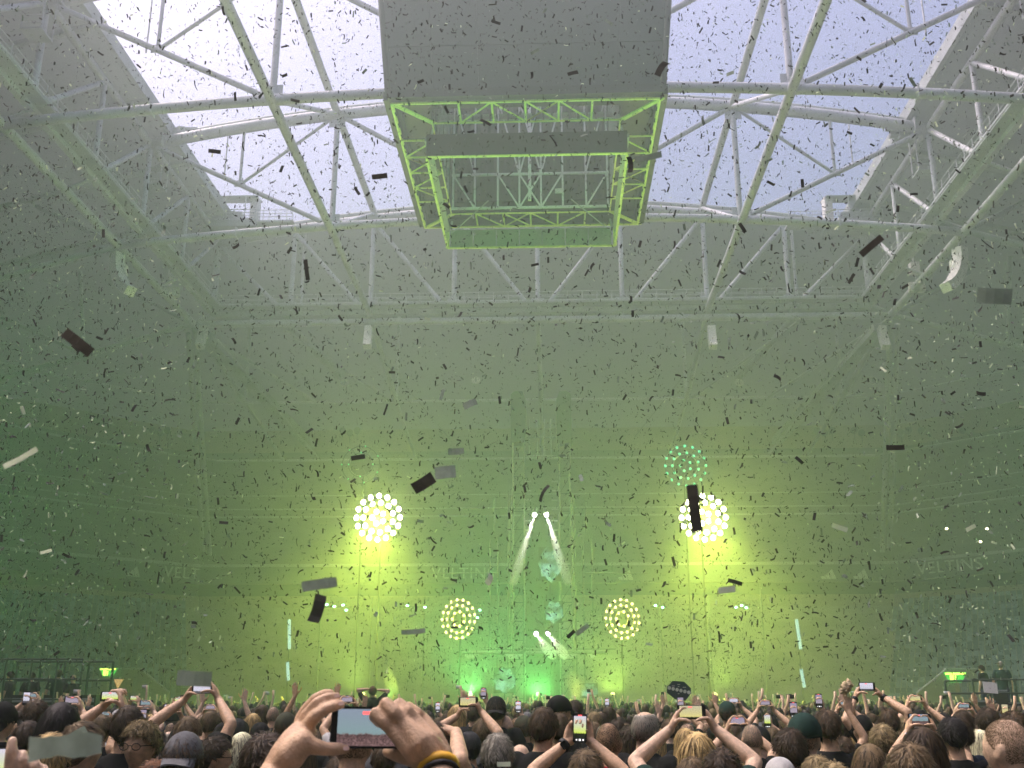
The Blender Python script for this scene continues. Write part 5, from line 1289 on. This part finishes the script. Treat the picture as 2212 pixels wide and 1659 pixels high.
# ---------------- people further back, each one a person, then the mass beyond
rgc = random.Random(11)
spots = []
VAR = [('short', 'dbrown'), ('short', 'brown'), ('short', 'black'), ('buzz', 'dbrown'), ('messy', 'brown'), ('long', 'dbrown'), ('long', 'brown'), ('bob', 'brown'), ('fade', 'black'), ('balding', 'grey'), ('short', 'ltbrown'), ('bald', ''), ('curly', 'dbrown'), ('long', 'blonde'), ('short', 'ashblond'), ('buzz', 'brown')]
SHW = ['black']*7 + ['charcoal', 'navy', 'grey', 'black', 'olive', 'white', 'black']
def lateral(y): return (-.5*y*1.0 - 1.2, .5*y*.93 + 1.6)
cand = []
y = 4.6
while y < 21.0:
    lo, hi = lateral(y); x = lo + rgc.uniform(0, .5)
    while x < hi:
        cand.append((x + rgc.uniform(-.12, .12) + CAM.x*0 + .6, y + rgc.uniform(-.16, .16))); x += rgc.uniform(.50, .72)
    y += rgc.uniform(.55, .72)
made = 0
for (x, y) in cand:
    if y < 8.2 and any((x-a)**2 + (y-b)**2 < .62**2 for a, b in USED): continue
    if any((x-a)**2 + (y-b)**2 < .40**2 for a, b in USED): continue
    p = proj((x, y, 1.75))
    if not (-60 < p[0] < 2272): continue
    # leave the view of the nearer listed people free: nobody tall close to the camera
    H = rgc.gauss(1.70, .06) if y > 8 else rgc.gauss(1.60, .03)
    H = min(max(H, 1.52), 1.86)
    USED.append((x, y)); hk, hc = VAR[rgc.randrange(len(VAR))]
    cap = rgc.choice(['black', 'black', 'green', 'charcoal', 'grey', 'white']) if rgc.random() < .17 else None
    q = rgc.random(); ms = REST; act = 'standing'
    if y > 9.5:
        if q < .045: ms = UPA
        elif q < .085: ms = UPB
        elif q < .10: ms = UPC
        elif q < .13: ms = UPD
    if y > 10 and made > 222: continue
    made += 1
    HN = {'black': 'black', 'dbrown': 'dark brown', 'brown': 'brown', 'ltbrown': 'light brown', 'ashblond': 'ash blond', 'blonde': 'blond', 'grey': 'grey', '': ''}
    desc = ('%s cap' % cap) if cap else ('bald head' if hk == 'bald' else '%s %s hair' % ({'short': 'short', 'buzz': 'cropped', 'messy': 'tousled', 'long': 'long', 'bob': 'bobbed', 'fade': 'slicked', 'balding': 'thinning', 'curly': 'curly'}[hk], HN[hc]))
    pose = {id(UPA): ' filming with both hands', id(UPB): ' holding up a phone', id(UPC): ' with both arms up', id(UPD): ' with one hand up'}.get(id(ms), '')
    sh_ = SHW[rgc.randrange(len(SHW))]
    zone = ('far left', 'left', 'left of the tower', 'below the tower', 'right of the tower', 'right', 'far right')[min(6, max(0, int(p[0]/316)))]
    band = 'nearer rows' if y < 9 else ('middle rows' if y < 13 else 'farther rows')
    lab = 'person with %s%s, %s, %s' % (desc, pose or ', %s shirt' % sh_, zone, band)
    o, M = person(lab, x, y, H, R(rgc.gauss(0, 16)), ms, hk, hc or 'brown', sh_, rgc.randrange(3), cap, R(rgc.choice([0, 0, 180, 0])), 'people in the packed crowd', rgc.random() < .06, R(rgc.gauss(0, 2)))
    if ms is UPA or ms is UPB:
        loc = Vector((0, .31, 1.955)) if ms is UPA else Vector((.10, .275, 1.925)); cc = M @ loc
        ph = phone('small %s phone held up in the crowd, %s, %s' % ('level' if ms is UPA else 'upright', zone, band), cc, face_cam(cc), (0, 0, 1), rgc.choice(['haze', 'gold', 'pale', 'mauve', 'lime']), ms is UPA, 1, False); ph['group'] = 'phones held up deep in the crowd'
# the mass beyond: nobody could count it
def far_crowd():
    r = random.Random(5); mats = [SKIN[0], SKIN[1], CLOTH['black'], CLOTH['charcoal'], CLOTH['grey'], HAIR['dbrown'], HAIR['brown'], HAIR['black'], HAIR['ashblond'], WHITEP]
    v, f, mi = [], [], []
    sv8, sf8 = usphere(8, 6)
    def add(vv, ff, m): 
        b = len(v); v.extend(vv); f.extend(tuple(b+i for i in q) for q in ff); mi.extend([m]*len(ff))
    y = 15.5
    while y < 76.0:
        lo, hi = lateral(y); st = .58 if y < 28 else (.75 if y < 45 else 1.0); x = lo - .5
        while x < hi:
            x += st*r.uniform(.8, 1.25); X, Y = x + .6, y + r.uniform(-.25, .25)
            if Y < 21 and any((X-a)**2 + (Y-b)**2 < .36**2 for a, b in USED): continue
            s = min(max(r.gauss(.955, .04), .86), 1.06); hm = r.choice([5, 5, 6, 7, 7, 8]); sk = r.choice([0, 1]); cm = r.choice([2, 2, 2, 3, 2, 4])
            a = [(X + p[0]*.083*s, Y + .01 + p[1]*.10*s, (1.675 + p[2]*.118)*s) for p in sv8]; add(a, [tuple(reversed(t)) for t in sf8[:32]], hm); add(a, [tuple(reversed(t)) for t in sf8[32:]], sk)
            w = .215*s; pr = [(0, -.06, 1.56), (w, -.11, 1.43), (w*1.1, -.12, 1.15), (w*.8, -.12, .6)]
            b = []
            for (px_, py_, pz) in ((.07, .07, 1.56), (w, .11, 1.44), (w*1.12, .13, 1.2), (w*.85, .12, .7), (w*.7, .1, 0.02)):
                for sx, sy in ((-1, -1), (1, -1), (1, 1), (-1, 1)): b.append((X + sx*px_*s, Y + sy*py_*s, pz*s))
            ff = []
            for i in range(4):
                for k in range(4): ff.append((i*4+k, (i+1)*4+k, (i+1)*4+(k+1) % 4, i*4+(k+1) % 4))
            add(b, ff, cm)
            q = r.random(); n_arm = 2 if q < .02 else (1 if q < .075 else 0)
            for k in range(n_arm):
                sd = r.choice([-1, 1]) if n_arm == 1 else (1 if k else -1)
                el = (X + sd*.30*s, Y + .02, 1.62*s); hd = (X + sd*r.uniform(.10, .36)*s, Y + .1, r.uniform(1.86, 2.10)*s)
                a, b2 = sweep([(X + sd*.19*s, Y, 1.43*s), el, hd, (hd[0] - sd*.02, hd[1] + .01, hd[2] + .15)], [.05, .045, .033, .03], 5); add(a, b2, sk)
            if n_arm and r.random() < .4:
                c = Vector(hd) + Vector((-sd*.06, .03, .12)); add([c + Vector((p[0]*.15, p[1]*.012, p[2]*.075)) for p in ubox()[0]], ubox()[1], 9 if r.random() < .5 else 2)
        y += .66 if y < 28 else (.85 if y < 45 else 1.15)
    o = mobj('distant_crowd', v, f, mats, None, True, mi); tag(o, 'dense distant crowd of heads and raised hands before the stage', 'crowd', kind='stuff')
far_crowd()
# ------------------------------------------------------------------ writing and emblems on the fascia band
PALE = mat('fascia_lettering', (0.50, 0.55, 0.50), .6)
def lettering(txt, h):
    cu = bpy.data.curves.new('letters', 'FONT'); cu.body = txt; cu.size = h; cu.extrude = .02; cu.align_x = 'CENTER'; cu.align_y = 'CENTER'; cu.space_character = 1.12
    o = bpy.data.objects.new('tmp', cu); COL.objects.link(o); dg = bpy.context.evaluated_depsgraph_get()
    me = bpy.data.meshes.new_from_object(o.evaluated_get(dg)); bpy.data.objects.remove(o); me.materials.clear(); me.materials.append(PALE); return me
def band_point(px):
    """where the line of sight over picture column px meets the fascia band: point and the wall's heading"""
    P8 = octd(-.06); r = ray(px, 1240)
    for i in range(8):
        a, b = Vector(P8[i]), Vector(P8[(i+1) % 8]); e = b - a
        den = r.x*e.y - r.y*e.x
        if abs(den) < 1e-6: continue
        t = ((a.x-CAM.x)*e.y - (a.y-CAM.y)*e.x)/den; s = ((a.x-CAM.x)*r.y - (a.y-CAM.y)*r.x)/den
        if t > 0 and 0 <= s <= 1: return Vector((CAM.x + r.x*t, CAM.y + r.y*t, 13.45+C)), math.atan2(e.y, e.x) + math.pi
    return None, 0
VEL = lettering('VELTINS', 1.75)
for px_, lab in ((419, ''), (1000, ''), (2052, '')):
    P, hd = band_point(px_)
    if P: inst('band_lettering', VEL, upper, Matrix.Translation(P) @ Matrix.Rotation(hd, 4, 'Z') @ Matrix.Rotation(R(90), 4, 'X'))
def stripes(px_):
    P, hd = band_point(px_); M = Matrix.Translation(P) @ Matrix.Rotation(hd, 4, 'Z') @ Matrix.Rotation(R(90), 4, 'X')
    for k, (x, h) in enumerate(((-.55, .45), (0, .85), (.55, 1.3))):
        v = [(x-.28, -.75, 0), (x+.22, -.75, 0), (x+.22 - .33*h, -.75+h*.85, 0), (x-.28 - .33*h*.6, -.75+h*.6, 0)]
        v += [(a, b, -.03) for a, b, c_ in v]
        mobj('emblem_stripe', v, [(0, 1, 2, 3), (7, 6, 5, 4), (0, 4, 5, 1), (1, 5, 6, 2), (2, 6, 7, 3), (3, 7, 4, 0)], PALE, upper, M=M)
for px_ in (288, 1353, 1791, 1861): stripes(px_)
# ------------------------------------------------------------------ entrances in the lower tier, railed platforms, signs
EXITL = emitter('exit_sign_light', (.75, 1.0, .12), 2.2); EXITG = emitter('exit_sign_green', (.05, .62, .06), 1.1)
def exit_sign(P, w, label):
    t = thing('exit_sign', label, 'sign', P); h = w*.42
    mobj('sign_face', [P + Vector(q) for q in ((-w/2, 0, h/2), (w/2, 0, h/2), (w*.26, 0, -h/2), (-w*.26, 0, -h/2), (-w/2, .08, h/2), (w/2, .08, h/2), (w*.26, .08, -h/2), (-w*.26, .08, -h/2))],
         [(0, 3, 2, 1), (4, 5, 6, 7), (0, 1, 5, 4), (1, 2, 6, 5), (2, 3, 7, 6), (3, 0, 4, 7)], EXITG, t)
    box('sign_bar', t, P + Vector((0, -.03, h*.36)), (w*.86, .04, h*.2), EXITL)
    box('pictogram', t, P + Vector((-w*.16, -.03, -h*.1)), (w*.17, .04, h*.62), EXITL); box('pictogram', t, P + Vector((w*.0, -.03, -h*.1)), (w*.05, .04, h*.62), EXITL)
    tube('hanger', t, P + Vector((0, .04, h/2)), P + Vector((0, .04, h/2 + .5)), .03, STEEL2)
def entrance(px0, px1, py, label, s):
    Y = 92.0; a, b = at(px0, py, Y=Y), at(px1, py, Y=Y); t = thing('stair_entrance', label, 'entrance', ((a.x+b.x)/2, Y, 0)); z = a.z; w = abs(b.x-a.x); xm = (a.x+b.x)/2
    box('lintel', t, (xm, Y, z-.35), (w, .5, .7), CONC); box('cap_rail', t, (xm, Y-.1, z+.1), (w+.2, .3, .12), STEEL)
    for x in (a.x + .3, b.x - .3): box('jamb', t, (x, Y+.05, z/2 - .3), (.55, .5, z-.7), CONC)
    box('rear_wall', t, (xm, Y+3.2, z/2-.2), (w-.6, .2, z-.6), mat('warm_concrete', (.34, .25, .15), .8, noise=.3))
    q = a if s > 0 else b
    mobj('side_wall', [(q.x, Y-.25, z-.05), (q.x - s*2.6, Y-.25, z-1.9), (q.x - s*2.6, Y-.25, 0), (q.x, Y-.25, 0), (q.x, Y+.2, z-.05), (q.x - s*2.6, Y+.2, z-1.9), (q.x - s*2.6, Y+.2, 0), (q.x, Y+.2, 0)],
         [(0, 1, 2, 3), (7, 6, 5, 4), (0, 4, 5, 1), (1, 5, 6, 2), (2, 6, 7, 3), (3, 7, 4, 0)], CONC, t)
    tube('sloping_rail', t, (q.x, Y-.3, z+.1), (q.x - s*2.7, Y-.3, z-1.85), .06, STEEL)
entrance(2042, 2106, 1447, 'concrete stair entrance in the right stand with a green exit sign', 1)
entrance(222, 306, 1447, 'concrete stair entrance in the left stand with pale rails', -1)
exit_sign(at(2064, 1463, Y=91.4), 1.9, 'glowing green exit sign over the right stair entrance')
exit_sign(at(233, 1452, Y=91.4), 1.6, 'glowing green exit sign over the left stair entrance')
P = at(255, 1477, Y=88); t = thing('triangle_sign', 'small orange triangular sign pointing down at the left', 'sign', P)
mobj('sign_face', [P + Vector(q) for q in ((-.42, 0, .36), (.42, 0, .36), (0, 0, -.4), (-.42, .05, .36), (.42, .05, .36), (0, .05, -.4))], [(0, 2, 1), (3, 4, 5), (0, 1, 4, 3), (1, 2, 5, 4), (2, 0, 3, 5)], emitter('orange_sign', (.9, .55, .2), .5), t)
tube('post', t, (P.x, P.y+.1, 0), (P.x, P.y+.1, P.z), .04, DARKST)
RAILD = mat('dark_rail', (.06, .075, .07), .6)
def platform(px0, px1, ytop, d, label, posts, rails):
    a, b = at(px0, ytop, d=d), at(px1, ytop, d=d); Y = a.y; t = thing('railed_platform', label, 'platform', ((a.x+b.x)/2, Y, 0)); zt = a.z
    zd = 1.35; box('deck', t, ((a.x+b.x)/2, Y+1.1, zd-.1), (abs(b.x-a.x), 2.2, .2), RAILD)
    for i in range(posts):
        x = a.x + (b.x-a.x)*i/(posts-1); tube('post', t, (x, Y, 0), (x, Y, zt), .03, RAILD); tube('post', t, (x, Y+2.2, 0), (x, Y+2.2, zt), .04, RAILD)
    for i in range(rails):
        z = zd + (zt-zd)*(i+1)/rails
        tube('rail', t, (a.x, Y, z), (b.x, Y, z), .024, RAILD); tube('rail', t, (a.x, Y+2.2, z), (b.x, Y+2.2, z), .03, RAILD)
    tube('cross_brace', t, (a.x, Y, .1), (b.x, Y, zd-.1), .03, STEEL2)
    return t, a.x, b.x, Y, zd
t, xa, xb, Yp, zd = platform(2100, 2260, 1468, 30, 'dark railed working platform beside the right stair entrance', 3, 3)
for k, (u, w, h, m_) in enumerate(((.25, .5, .5, BLACK), (.45, .4, .8, CLOTH['charcoal']), (.75, .6, .45, BLACK))):
    P = Vector((xa + (xb-xa)*u, Yp+.8, zd + h/2)); c_ = thing('equipment_case', 'dark equipment case on the right platform, %s' % ('the low one at its near end', 'the tall one', 'the low one under the person')[k], 'case', P - Vector((0, 0, h/2)))
    box('case_body', c_, P, (w, .5, h), m_); box('case_lid', c_, P + Vector((0, 0, h/2 + .02)), (w+.03, .53, .05), STEEL2)
P = at(2140, 1486, d=29.3); mt = thing('music_stand', 'white paper on a slim stand at the platform rail', 'stand', P); slab('paper', mt, [P + Vector(q) for q in ((-.2, 0, -.12), (.2, .02, -.16), (.22, .1, .14), (-.18, .08, .18))], .01, WHITEP); tube('stem', mt, P + Vector((0, .06, 0)), (P.x, P.y+.1, zd), .02, BLACK)
for k in range(5):
    P = Vector((xa + .2 + k*.36, Yp-.25, .85)); bt = thing('white_crate', 'white plastic crate under the right platform, number %s from its near end' % 'one two three four five'.split()[k], 'crate', P - Vector((0, 0, .25)), 'white crates under the platform')
    box('crate_body', bt, P, (.26, .3, .42), WHITEP); box('crate_rim', bt, P + Vector((0, 0, .22)), (.29, .33, .05), STEEL2)
def on_platform(px, ytop, d, zdeck, label, **kw):
    P = at(px, ytop, d=d); s = (P.z - zdeck)/(HZ+.135)
    o, M = person(label, P.x, P.y, 1.78*s, kw.pop('rot', 0), kw.pop('meshes', REST), **kw)
    o.matrix_basis = Matrix.Translation((0, 0, zdeck)) @ o.matrix_basis; return o
on_platform(2160, 1428, 31.0, 1.35, 'person in dark clothes with grey hair standing on the right platform', hkind='short', hcol='grey', shirt='green', rot=R(-30))
on_platform(2120, 1436, 31.2, 1.35, 'person in black crouched over equipment on the right platform', hkind='short', hcol='dbrown', shirt='black', rot=R(40))
t, xa, xb, Yp, zd = platform(-40, 184, 1424, 31, 'dark railed working platform at the far left beyond the crowd', 5, 3)
for k, (px, y0) in enumerate(((70, 1452), (128, 1446), (160, 1456), (24, 1450))):
    on_platform(px, y0, 32.0, 1.35*.6, 'person in dark clothes on the left platform, number %s from the left' % 'two three four one'.split()[k], hkind=('short', 'messy', 'buzz', 'short')[k], hcol='dbrown', shirt=('black', 'green', 'black', 'charcoal')[k], rot=R(30*k))
for k in range(3):
    P = Vector((xa + 1.0 + k*1.0, Yp+1.0, zd+.35)); c_ = thing('equipment_rack', 'dark equipment rack on the left platform, %s' % ('near its left end', 'in its middle', 'near its right end')[k], 'rack', P - Vector((0, 0, .35)))
    box('rack_body', c_, P, (.6, .6, .7), BLACK)
    for q in range(3): box('rack_panel', c_, P + Vector((0, -.31, -.2 + q*.2)), (.5, .02, .12), STEEL2)
# lit lamps in the right stand
for k, (px, py) in enumerate(((2045, 1142), (2132, 1142), (2118, 1170), (2090, 1312))):
    P = at(px, py, Y=110); t = thing('stand_lamp', 'tiny warm lamp in the right stand, number %s from above' % 'one two three four'.split()[k], 'lamp', P)
    box('housing', t, P + Vector((0, .2, 0)), (.4, .3, .25), DARKST); inst('lens', bulbmesh(emitter('warm_pin', (1, .9, .5), 8)), t, Matrix.Translation(P) @ Matrix.Diagonal((.16, .1, .12, 1)))
# green smoke jets at the stage foot
JET = bpy.data.materials.new('stage_smoke_white'); JET.use_nodes = True; t_ = JET.node_tree; t_.nodes.clear()
jo = t_.nodes.new('ShaderNodeOutputMaterial'); pv = t_.nodes.new('ShaderNodeVolumePrincipled'); pv.inputs['Color'].default_value = (.9, .95, .85, 1); pv.inputs['Density'].default_value = .45; t_.links.new(pv.outputs[0], jo.inputs['Volume'])
def jet(px, y0, y1, w, label, lc):
    a, b = at(px, y0, Y=YS-7), at(px, y1, Y=YS-7); r = random.Random(px); v, f = [], []; n, m = 12, 14
    for i in range(m+1):
        t = i/m; z = max(b.z, .3) + (a.z - max(b.z, .3))*t
        for k in range(n):
            an = 2*math.pi*k/n; q = w*(.35 + .65*math.sin(math.pi*min(1, t*.9+.12)))*(1 + .35*math.sin(3*an + 7*t) + .25*r.uniform(-1, 1)); v.append((a.x + math.cos(an)*q + .12*math.sin(5*t), a.y + math.sin(an)*q, z))
    for i in range(m):
        for k in range(n): f.append((i*n+k, i*n+(k+1) % n, (i+1)*n+(k+1) % n, (i+1)*n+k))
    f += [tuple(range(n-1, -1, -1)), tuple(range(m*n, m*n+n))]
    o = mobj('smoke_jet', v, f, JET, None, True); tag(o, label, 'smoke', kind='stuff')
    wash((a.x + .2, YS-9.2, 1.2), (a.x, YS-7, 2.6), 900, lc, R(60), 'lime lamp lighting the smoke jet ' + label.split('jet ')[1], YLENS)
jet(845, 1440, 1512, .42, 'bright green smoke jet at the stage foot left of the tower', GRN)
jet(1240, 1450, 1512, .55, 'bright yellow smoke jet at the stage foot right of the tower', (1, .85, .15))

# ------------------------------------------------------------------ confetti
rf = random.Random(21)
CDARK = mat('confetti_dark', (.030, .030, .028), .75, spec=.2); CMID = mat('confetti_grey', (.17, .21, .18), .7, spec=.2, noise=.45, nscale=45); CPALE = mat('confetti_pale', (.62, .70, .55), .6, spec=.3); CBROWN = mat('confetti_brown', (.050, .044, .038), .75, spec=.2, noise=.4, nscale=50)
def strip_geo(curl, L=.055, W=.018, n=4):
    v, f = [], []
    for i in range(n+1):
        t = i/n - .5; a = curl*t
        x = math.sin(a)/curl*L if abs(curl) > 1e-3 else t*L; z = (1-math.cos(a))/curl*L if abs(curl) > 1e-3 else 0
        v += [(x, -W/2, z), (x, W/2, z)]
    for i in range(n): f.append((2*i, 2*i+2, 2*i+3, 2*i+1))
    return v, f
for m_, c_, q_ in ((CDARK, (.10, .10, .09), .25), (CMID, (.30, .36, .31), .45), (CPALE, (.75, .82, .6), .4), (CBROWN, (.11, .10, .085), .25)):
    t_ = m_.node_tree; b_ = t_.nodes['Principled BSDF']; tr_ = t_.nodes.new('ShaderNodeBsdfTranslucent'); tr_.inputs[0].default_value = (*c_, 1)
    mx_ = t_.nodes.new('ShaderNodeMixShader'); mx_.inputs[0].default_value = q_
    t_.links.new(b_.outputs[0], mx_.inputs[1]); t_.links.new(tr_.outputs[0], mx_.inputs[2]); t_.links.new(mx_.outputs[0], t_.nodes['Material Output'].inputs[0])
CURLS = [.05, .7, -.9, 1.6, .3]
CM = [mesh_from('confetti_strip', *strip_geo(c), CDARK) for c in CURLS]
_v, _f = strip_geo(.9, n=10); _v = [(x, y*(1 + .12*math.sin(170*x) + .08*math.sin(431*x)), z + .0025*math.sin(240*x + 90*y)) for x, y, z in _v]
CM.append(mesh_from('confetti_strip', _v, _f, CDARK, True))
def randrot(r): return Euler((r.uniform(0, 6.283), r.uniform(0, 6.283), r.uniform(0, 6.283))).to_matrix().to_4x4()
def strip(P, M3, k, m, label, group=None, mesh=None):
    o = inst('confetti_strip', mesh or CM[rf.randrange(5)], None, Matrix.Translation(P) @ M3 @ Matrix.Scale(k, 4), m); tag(o, label, 'confetti', group)
# the ones that stand out: picture place, length in pixels, tilt, width factor
for (px, py, ln, ang, wf, m, k, lab) in ((168, 740, 72, 37, 1.0, CBROWN, 1.0, 'large brown confetti strip tilted down to the right at the left'), (690, 1262, 76, -8, .9, CMID, 1.0, 'large flat grey confetti strip left below the glaring left lamp'),
     (687, 1315, 66, 104, 1.2, CDARK, 1.0, 'large dark upright confetti strip left below the glaring left lamp'), (1882, 531, 58, -40, .8, CBROWN, 1.0, 'large brown confetti strip below the right arch end'),
     (962, 1020, 46, -5, 1.8, CMID, 1.0, 'large blurred grey confetti piece right above the glaring left lamp'), (915, 1044, 56, -32, 1.4, CBROWN, 1.0, 'large brown confetti piece under the blurred grey one'),
     (1500, 1098, 104, 86, .72, CBROWN, 1.1, 'long brown confetti strip hanging across the glaring right lamp'), (142, 1611, 150, -4, .95, CMID, 1.35, 'very large grey green confetti strip over the blond head at the left'),
     (167, 1586, 44, -30, 1.3, CMID, 1.0, 'green grey confetti piece above the very large strip'), (1934, 967, 38, 0, .9, CBROWN, 1.0, 'level brown confetti strip at the right'), (1570, 1274, 38, -6, 1.1, CPALE, 1.0, 'pale confetti strip right below the glaring right lamp'),
     (1588, 1257, 32, 16, .8, CDARK, 1.0, 'dark confetti strip above the pale one right of the stage'), (893, 1365, 54, -4, .6, CMID, 1.0, 'thin grey confetti strip left of the dim left lamp board'), (1258, 1360, 34, -36, .9, CMID, 1.0, 'grey confetti strip between tower and dim right lamp board'),
     (1400, 340, 60, -12, .7, CMID, 1.0, 'green grey confetti strip beside the right bottom edge of the video cube'), (1814, 1140, 34, 20, .9, CPALE, 1.0, 'pale curled confetti strip right of the glaring right lamp'), (420, 1466, 74, 3, 1.3, CMID, 1.0, 'large dull green confetti strip above the raised arms at the left'),
     (985, 975, 36, -3, 1.2, CMID, 1.0, 'green grey confetti strip left of the tower head'), (1015, 872, 34, -24, 1.3, CMID, 1.0, 'blurred green confetti piece left above the tower head'), (45, 990, 78, -30, .45, CPALE, 1.0, 'bright yellow streaked confetti strip at the left edge'),
     (662, 583, 46, 80, .6, CDARK, 1.0, 'curled dark confetti strip in front of the end truss'), (1088, 1651, 30, 0, 1.0, CPALE, 1.0, 'pale green confetti strip on the bottom edge right of the close hands'),
     (2148, 640, 70, 4, 1.5, CMID, 1.0, 'soft green confetti piece at the right edge'), (820, 381, 34, -6, 1.0, CBROWN, 1.0, 'brown confetti strip left of the video cube'), (1604, 492, 24, 62, 1.0, CDARK, 1.0, 'dark confetti strip on the right node of the rear arch')):
    d = .055*k*FPX/ln; P = at(px, py, d=d)
    fwd = (CAM - P).normalized(); x = Vector((math.cos(R(-ang)), 0, math.sin(R(-ang)))); x = (x - fwd*x.dot(fwd)).normalized(); z = (fwd + Vector((rf.uniform(-.3, .3), 0, rf.uniform(-.3, .3)))).normalized(); z = (z - x*z.dot(x)).normalized(); y = z.cross(x)
    M3 = Matrix((x, y, z)).transposed().to_4x4() @ Matrix.Diagonal((1, wf, 1, 1))
    strip(P, M3, k, m, lab, None, CM[(1, 2, 1, 3)[int(px) % 4] if ln < 120 else 5])
pts = []
def sample(n, d0, d1, pw, fx=(-220, 2430), fy=(-160, 1520), dens=None):
    k = 0; tries = 0
    while k < n and tries < n*6:
        tries += 1
        px, py = rf.uniform(*fx), rf.uniform(*fy)
        if dens and rf.random() > dens(px, py): continue
        d = (d0**pw + (d1**pw - d0**pw)*rf.random())**(1/pw); P = at(px, py, d=d)
        if P.z > 45 or P.z < 2.2 or P.y > 100: continue
        if abs(P.x) > 33: continue
        pts.append((d, P, px, py)); k += 1
low = lambda px, py: .45 + .55*max(0, min(1, (py-200)/900))
sample(22, 2.6, 5.5, 2.0)
sample(900, 5.5, 12, 1.8, dens=low)
sample(19000, 12, 28, 1.6)
sample(17000, 22, 46, 1.4)
sample(5500, 30, 70, 1.5, fy=(800, 1515))
sample(8000, 14, 48, 1.4, fx=(-200, 520), fy=(350, 1500), dens=lambda px, py: max(.05, 1 - max(px, 0)/480))
sample(2200, 18, 50, 1.4, fx=(1800, 2420), fy=(500, 1500), dens=lambda px, py: max(.05, 1 - (2212-min(px, 2212))/420))
sample(5200, 30, 76, 1.3, fx=(820, 1650), fy=(1300, 1512))
pts.sort(key=lambda t: t[0])
def pick(px, py):
    q = rf.random(); edge = px < 480 or px > 1880
    return (0 if q < (.70 if edge else .84) else (1 if q < (.88 if edge else .985) else 2))
CMATS = [CDARK, CMID, CPALE]; names = ['dark', 'grey green', 'pale']
inview = [t for t in pts if -30 < t[2] < 2242 and -30 < t[3] < 1500]
solo = inview[:270]; sid = {id(t) for t in solo}
for t in solo:
    k = pick(t[2], t[3]); strip(t[1], randrot(rf), rf.uniform(.85, 1.2), CMATS[k], '%s paper confetti strip drifting in the air over the crowd' % names[k], '%s confetti strips in the air' % names[k])
V, F, MI = [], [], []
for t in pts:
    if id(t) in sid: continue
    v, f = strip_geo(rf.choice(CURLS), .060*rf.uniform(.8, 1.25), .020*rf.uniform(.8, 1.2), 2 if t[0] > 20 else 3); M = Matrix.Translation(t[1]) @ randrot(rf); b = len(V)
    V += [M @ Vector(p) for p in v]; F += [tuple(b+i for i in q) for q in f]; MI += [pick(t[2], t[3])]*len(f)
o = mobj('confetti', V, F, CMATS, None, False, MI); tag(o, 'thousands of small paper confetti strips filling the air', 'confetti', kind='stuff')
